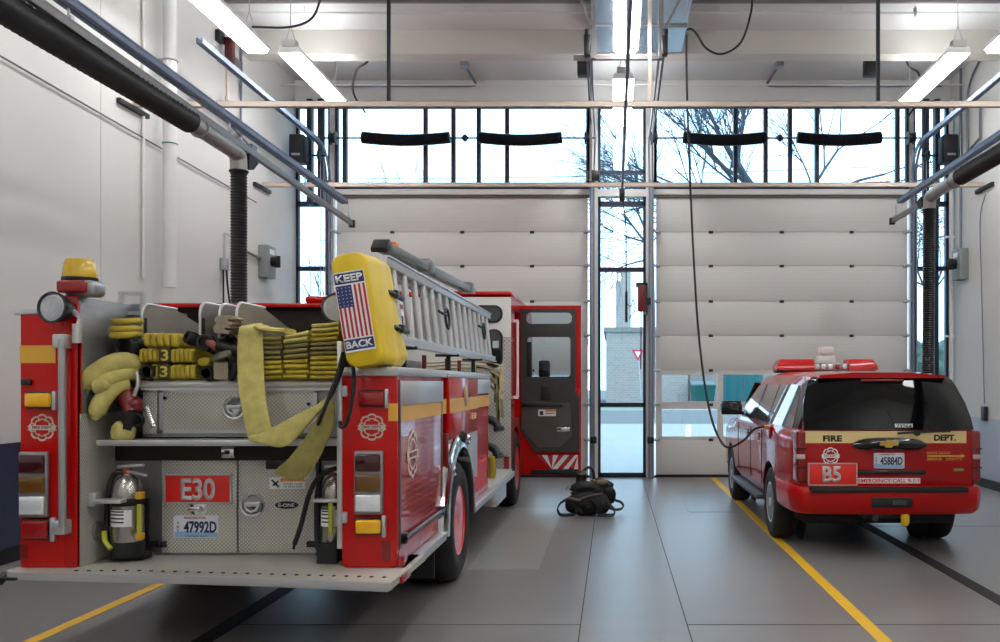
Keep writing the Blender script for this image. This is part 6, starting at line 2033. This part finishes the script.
# hatch bands and furniture
hatch = MB().box(CX - .835, CX + .835, 9.04, 9.07, .70, 1.27, .008).build('tailgate', suv_red, sv)
band = MB().box(S(803.5, 0).x, S(966, 0).x, 9.036, 9.041, S(0, 443).z, S(0, 431).z).build('cream_band', cream_tape, hatch)
lettering('FIRE', S(842, 0).x - S(823, 0).x, .062, S(832.5, 438.4, 9.036), RX, UZ, ink, band, .002, .045)
lettering('DEPT.', S(956, 0).x - S(934, 0).x, .062, S(945, 437.7, 9.036), RX, UZ, ink, band, .002, .045)
hb = MB()
rings = []
for i in range(13):
    f = i / 12
    px = 852.5 + (925.5 - 852.5) * f
    e = 1 - abs(2 * f - 1) ** 6
    c = S(px, 445 - 1.5 * math.sin(PI * f), 9.02)
    h = .02 + .042 * e
    d = .025 + .03 * e
    rings.append([c + V((0, d * .9 * math.cos(a) - .01, h * math.sin(a))) for a in [2 * PI * k / 12 for k in range(12)]])
hd_ = hb.loft(rings).build('tailgate_trim', black_gloss, hatch)
c = S(889, 444.3, 8.955)
bow = [(-.10, -.012), (-.088, .026), (-.036, .026), (-.031, .045), (.042, .045), (.037, .026), (.10, .026), (.088, -.012), (.036, -.012), (.03, -.032), (-.042, -.032), (-.037, -.012)]
MB().poly(bow, c, RX, UZ, 0, .012).build('bow_badge', mat('badge_gold', (222, 186, 84), .25, .7), hd_)
pl = MB().prism([(S(888.6, 0).x + p[0], S(0, 460.5).z + p[1]) for p in rrect(.305, .155, .014)], 'y', 9.024, 9.032).build('license_plate', MATS['plate_white'], hatch)
pc = S(888.6, 460.5, 9.024)
MB().poly([(-.15, -.075), (.15, -.075), (.15, -.045), (.08, -.03), (.02, -.038), (-.05, -.026), (-.15, -.04)], pc, RX, UZ, 0, .001).build('mountain_band', MATS['plate_blue'], pl)
lettering('WASHINGTON', .15, .018, pc + V((-.01, 0, .06)), RX, UZ, flag_red, pl, .002, .01)
lettering('45884D', .225, .08, pc + V((.028, 0, -.004)), RX, UZ, MATS['plate_ink'], pl, .0025, .03)
for q, ch in enumerate('XMT'):
    lettering(ch, .016, .02, pc + V((-.125, 0, .024 - q * .028)), RX, UZ, MATS['plate_ink'], pl, .002)
MB().box(S(857, 0).x, S(925, 0).x, 9.02, 9.045, S(0, 474.5).z, S(0, 470).z, .012).build('lower_trim', black_gloss, hatch)
sg = MB().box(S(808.3, 0).x, S(855.8, 0).x, 9.012, 9.04, S(0, 484.5).z, S(0, 463.5).z, .005).build('sign', sign_red, hatch)
f2 = MB()
x0, x1, z0, z1 = S(807.6, 0).x, S(856.4, 0).x, S(0, 485.2).z, S(0, 462.8).z
for aa, bb, cc, dd in ((x0, x1, z0, z0 + .01), (x0, x1, z1 - .01, z1), (x0, x0 + .01, z0, z1), (x1 - .01, x1, z0, z1)):
    f2.box(aa, bb, 9.006, 9.04, cc, dd)
f2.build('sign_frame', alu, sg)
lettering('B5', S(841, 0).x - S(822.5, 0).x, S(0, 466).z - S(0, 482.3).z, S(831.7, 474.2, 9.012), RX, UZ, silver_tape, sg, .003, .03)
st2 = MB().box(S(857.5, 0).x, S(920, 0).x, 9.036, 9.041, S(0, 483.3).z, S(0, 478).z).build('white_strip', white_tape, hatch)
lettering('EMERGENCY-CALL 9-1-1', S(919, 0).x - S(858.5, 0).x, .038, S(888.7, 480.7, 9.036), RX, UZ, sign_red, st2, .002, .02)
emblem(S(830.5, 456, 9.04), RX, UZ, .19, white_tape, hatch)
lettering('MOVE RIGHT', S(950, 0).x - S(927, 0).x, .024, S(938.5, 453, 9.04), RX, UZ, gold_tape, hatch, .002, .012)
lettering('SIRENS   LIGHTS', S(961.5, 0).x - S(927, 0).x, .026, S(944.3, 459, 9.04), RX, UZ, gold_tape, hatch, .002, .012)
a = S(946, 456, 9.04)
MB().poly([(-.19, -.008), (.15, -.008), (.15, -.022), (.195, 0), (.15, .022), (.15, .008), (-.19, .008)], a, RX, UZ, 0, .003).build('arrow', gold_tape, hatch)
MB().poly([(-.018, .006), (-.009, .016), (0, .009), (.009, .016), (.018, .006), (0, -.016)], S(943.5, 459, 9.04), RX, UZ, 0, .003).build('heart', ink, hatch)
MB().box(S(953.5, 0).x, S(963.5, 0).x, 9.032, 9.041, S(0, 471).z, S(0, 468.5).z, .004).build('fuel_badge', mat('badge_green', (150, 150, 70), .4, .5), hatch)
# tail lights
for s in (-1, 1):
    x0, x1 = CX + s * .828, CX + s * .925
    t = MB().box(x0, x1, 9.025, 9.34, .75, 1.275, .03, 3).build('tail_light', mat('tail_red', (126, 8, 10), .1, coat=.8), sv)
    for z in (.90, 1.09):
        MB().box(CX + s * .826, CX + s * .929, 9.021, 9.2, z - .006, z + .006).build('lens_joint', mat('deep_red', (60, 4, 6), .2), t)
    MB().box(CX + s * .84, CX + s * .928, 9.018, 9.2, .985, 1.035, .012).build('reverse_lens', mat('reverse_lens', (196, 170, 170), .15, coat=.6), t)
# bumper
pts = [(-1.0, 9.77), (-.97, 9.3), (-.94, 9.08), (-.87, 8.985), (-.6, 8.945), (0, 8.93), (.6, 8.945), (.87, 8.985), (.94, 9.08), (.97, 9.3), (1.0, 9.77), (.85, 9.77), (.85, 9.2), (-.85, 9.2), (-.85, 9.77)]
bm_ = MB()
rg_ = []
for z, ins in ((.435, .07), (.48, .02), (.60, 0), (.68, .004), (.71, .02), (.715, .05)):
    rg_.append([V((CX + x * (1 - ins * .5 if abs(x) > .86 or y < 9.15 else 1), y + (ins if y < 9.15 else 0), z)) for x, y in pts])
bm_.loft(rg_)
bump = bm_.build('rear_bumper', suv_bump, sv, angle=40)
MB().box(S(811, 0, 8.92).x, S(969, 0, 8.92).x, 8.915, 9.1, S(0, 492.5, 8.92).z, S(0, 487.5, 8.92).z, .01).build('bumper_step', black_rubber, bump)
ins = MB().box(S(872, 0, 8.93).x, S(912.5, 0, 8.93).x, 8.925, 9.0, S(0, 508, 8.93).z, S(0, 497.5, 8.93).z, .012).build('hitch_cover', black_plastic, bump)
MB().box(S(893, 0, 8.92).x, S(907, 0, 8.92).x, 8.918, 8.927, S(0, 505, 8.92).z, S(0, 500.5, 8.92).z).build('cover_plate', mat('cover_grey', (58, 60, 64), .5), ins)
MB().box(CX - .25, CX + .25, 9.1, 9.25, .38, .44, .02).cyl((S(874, 0).x, 9.0, .40), (S(874, 0).x, 9.15, .40), .035, n=12).build('tow_bar', mat('shaded_tow_steel', (70, 72, 76), .4, .7), sv)  # steel darkened: shade under the vehicle put into its colour
MB().lathe([(.001, 0), (.03, .004), (.042, .04), (.042, .10), (.03, .12), (.001, .12)], S(905, 526, 9.0), UZ, 14).build('tow_plug', mat('tow_yellow', (226, 186, 20), .4), sv)
MB().prism([(CX + .86, .40), (CX + 1.02, .42), (CX + .98, .45), (CX + .86, .47)], 'y', 9.78, 9.81).build('mud_flap', black_rubber, sv)
# front end
MB().box(CX - .93, CX + .93, 14.4, 14.62, .42, .72, .06).build('front_bumper', suv_bump, sv)
MB().box(CX - .6, CX + .6, 14.5, 14.57, .76, 1.0, .02).build('grille', black_plastic, sv)
for s in (-1, 1):
    MB().box(CX + s * .62, CX + s * .9, 14.38, 14.52, .8, 1.0, .03).build('headlight', clear_lens, sv)
MB().loft([[(CX - .80, 12.34, 1.75), (CX + .80, 12.34, 1.75), (CX + .82, 12.37, 1.76), (CX - .82, 12.37, 1.76)], [(CX - .88, 13.08, 1.32), (CX + .88, 13.08, 1.32), (CX + .9, 13.12, 1.33), (CX - .9, 13.12, 1.33)]]).build('windscreen', dark_glass, sv)
# fuel flap
MB().box(CX - 1.006, CX - .99, 10.14, 10.34, 1.12, 1.26, .01).build('fuel_flap', suv_red, sv)

# ------------------------------------------------------------------ roof light bar
YB_ = 12.0
lbx = P(824, 0, YB_).x
z0 = P(0, 371.5, YB_).z
z1 = P(0, 359.5, YB_).z
t = MB().box(P(775, 0, YB_).x, P(873, 0, YB_).x, YB_ - .12, YB_ + .14, z0 - .02, z0 + .02, .012).build('light_bar', black_plastic, sv)
for a, b_ in ((774.5, 812), (846, 874.5)):
    x0, x1 = P(a, 0, YB_).x, P(b_, 0, YB_).x
    taper = (.05, 0) if a < 800 else (0, .05)
    rings = []
    for z, e in ((z0 + .015, 0), (z0 + .06, 0), (z0 + .11, .35), (z1, 1.0)):
        xa_, xb_ = x0 + taper[0] * e * 1.2, x1 - taper[1] * e * 1.2
        rings.append([(xa_, YB_ - .16 + .05 * e, z), (xb_, YB_ - .16 + .05 * e, z), (xb_, YB_ + .18 - .05 * e, z), (xa_, YB_ + .18 - .05 * e, z)])
    l = MB().loft(rings).build('red_dome', mat('bar_red', (206, 14, 12), .12, coat=.5), t)
    MB().box(x0 + .05, x1 - .03, YB_ - .07, YB_ + .09, z0 + .02, z1 - .05, .02).build('reflector', mat('bar_reflector', (180, 60, 50), .2, .6), l)
cm = MB().box(P(812, 0, YB_).x, P(846, 0, YB_).x, YB_ - .13, YB_ + .15, z0 + .015, z0 + .11, .01).build('clear_section', mat('bar_clear', (160, 156, 156), .2, .4), t)
for px in (815, 821, 828, 835, 842):
    q = P(px, 0, YB_)
    MB().box(q.x - .028, q.x + .028, YB_ - .15, YB_ - .12, z0 + .03, z0 + .095, .01).build('lamp_cell', clear_lens if px != 835 else red_lens, cm)
MB().box(P(817.5, 0, YB_).x, P(834, 0, YB_).x, YB_ - .08, YB_ + .08, z0 + .11, P(0, 356, YB_).z, .012).box(P(819, 0, YB_).x, P(832, 0, YB_).x, YB_ - .09, YB_ + .06, P(0, 354, YB_).z, P(0, 347, YB_).z, .012).cyl((P(826, 0, YB_).x, YB_, P(0, 357, YB_).z), (P(826, 0, YB_).x, YB_, P(0, 353, YB_).z), .05, n=12).build('signal_emitter', mat('emitter_white', (222, 221, 218), .4), t)
for px in (786, 862):
    q = P(px, 0, YB_)
    MB().box(q.x - .05, q.x + .05, YB_ - .1, YB_ + .1, 1.84, z0 - .01, .01).build('bar_foot', black_plastic, t)

# ------------------------------------------------------------------ gear pack on the floor
gp_ = thing('gear_pack', 'black breathing gear pack with loose straps lying on the floor', 'bag', (-.33, 12.0, 0))
pack = mat('pack_black', (15, 15, 16), .75, bump=.9, bscale=26, var=.4, vscale=12)
strap_m = mat('strap_black', (18, 18, 19), .7)
khaki = mat('pack_khaki', (104, 92, 70), .8, bump=.3, bscale=30)
m = MB()
m.ell((-.34, 11.92, .15), .27, .20, .155, 24, 14).ell((-.50, 11.93, .14), .13, .16, .13, 18, 12).ell((-.17, 11.93, .145), .13, .16, .14, 18, 12)
m.ell((-.36, 12.10, .30), .21, .17, .13, 20, 12).ell((-.46, 12.06, .26), .10, .13, .10, 16, 10).ell((-.22, 12.15, .26), .12, .14, .12, 16, 10)
for v in m.bm.verts:
    v.co += noise.noise_vector(v.co * 7) * .03 + noise.noise_vector(v.co * 19) * .016
    v.co.z = max(.004, v.co.z)
m.build('pack_body', pack, gp_, angle=70)
m = MB().ell((-.17, 12.25, .34), .17, .13, .11, 18, 12).ell((-.06, 12.2, .24), .10, .12, .12, 16, 10)
for v in m.bm.verts:
    v.co += noise.noise_vector(v.co * 9) * .03 + noise.noise_vector(v.co * 21) * .014
m.build('pack_pouch', pack, gp_, angle=70)
m = MB().ell((-.15, 12.16, .405), .095, .06, .04, 16, 10).ell((-.26, 12.18, .42), .04, .04, .025, 12, 8)
m.jitter(.015, 12).build('khaki_flap', khaki, gp_, angle=70)
# dark bottle valve standing up behind
MB().tube(spline([(-.42, 12.22, .22), (-.44, 12.25, .36), (-.43, 12.26, .50)], 5), .07, 14).lathe([(.07, 0), (.08, .02), (.06, .06), (.03, .08), (.001, .08)], (-.43, 12.26, .48), UZ, 14).tube(spline([(-.42, 12.26, .53), (-.34, 12.28, .60), (-.27, 12.3, .54), (-.26, 12.3, .4)], 5), .02, 8).build('bottle_valve', black_plastic, gp_)
for pts, r in (([(-.60, 11.9, .22), (-.69, 11.84, .17), (-.725, 11.8, .10), (-.69, 11.77, .03), (-.60, 11.78, .022), (-.5, 11.79, .03)], .028),
               ([(-.09, 11.86, .22), (-.03, 11.82, .14), (.02, 11.80, .08), (.005, 11.78, .025), (-.09, 11.77, .022), (-.2, 11.78, .03)], .03),
               ([(-.03, 12.2, .24), (.03, 12.16, .17), (.10, 12.12, .15), (.14, 12.1, .10), (.10, 12.06, .06), (.0, 12.05, .06), (-.08, 12.02, .1)], .022)):
    q = spline(pts, 6)
    MB().ribbon(q, [V((.004, r * .9, r * .55))] * len(q), .016).build('strap', strap_m, gp_)
m = MB().tube(spline([(-.58, 11.80, .245), (-.50, 11.765, .225), (-.42, 11.75, .215)], 5), .022, 8).tube(spline([(-.42, 11.75, .235), (-.33, 11.77, .265), (-.22, 11.79, .285), (-.15, 11.83, .30)], 5), .013, 8)
m.build('tan_webbing', khaki, gp_)
MB().tube(spline([(-.55, 11.98, .3), (-.62, 11.96, .33), (-.60, 11.95, .37), (-.56, 11.95, .36)], 5), .012, 6).build('clip', galv, gp_)
m = MB()
for x, z, a in ((-.47, .09, .3), (-.33, .13, -.2), (-.20, .08, .5)):
    m.obox((x, 11.715, z), .05, .03, .035, Matrix.Rotation(a, 3, 'Y'), .008)
m.build('buckles', dark_metal, gp_)
for a, b in (((-.56, 11.80, .17), (-.40, 11.70, .05)), ((-.30, 11.72, .22), (-.14, 11.74, .06)), ((-.50, 11.96, .33), (-.24, 11.93, .35))):
    a, b = V(a), V(b)
    MB().ribbon(spline([a, a.lerp(b, .5) + V((0, -.02, .02)), b], 5), V((.012, -.006, .018)), .012).build('harness_web', strap_m, gp_)
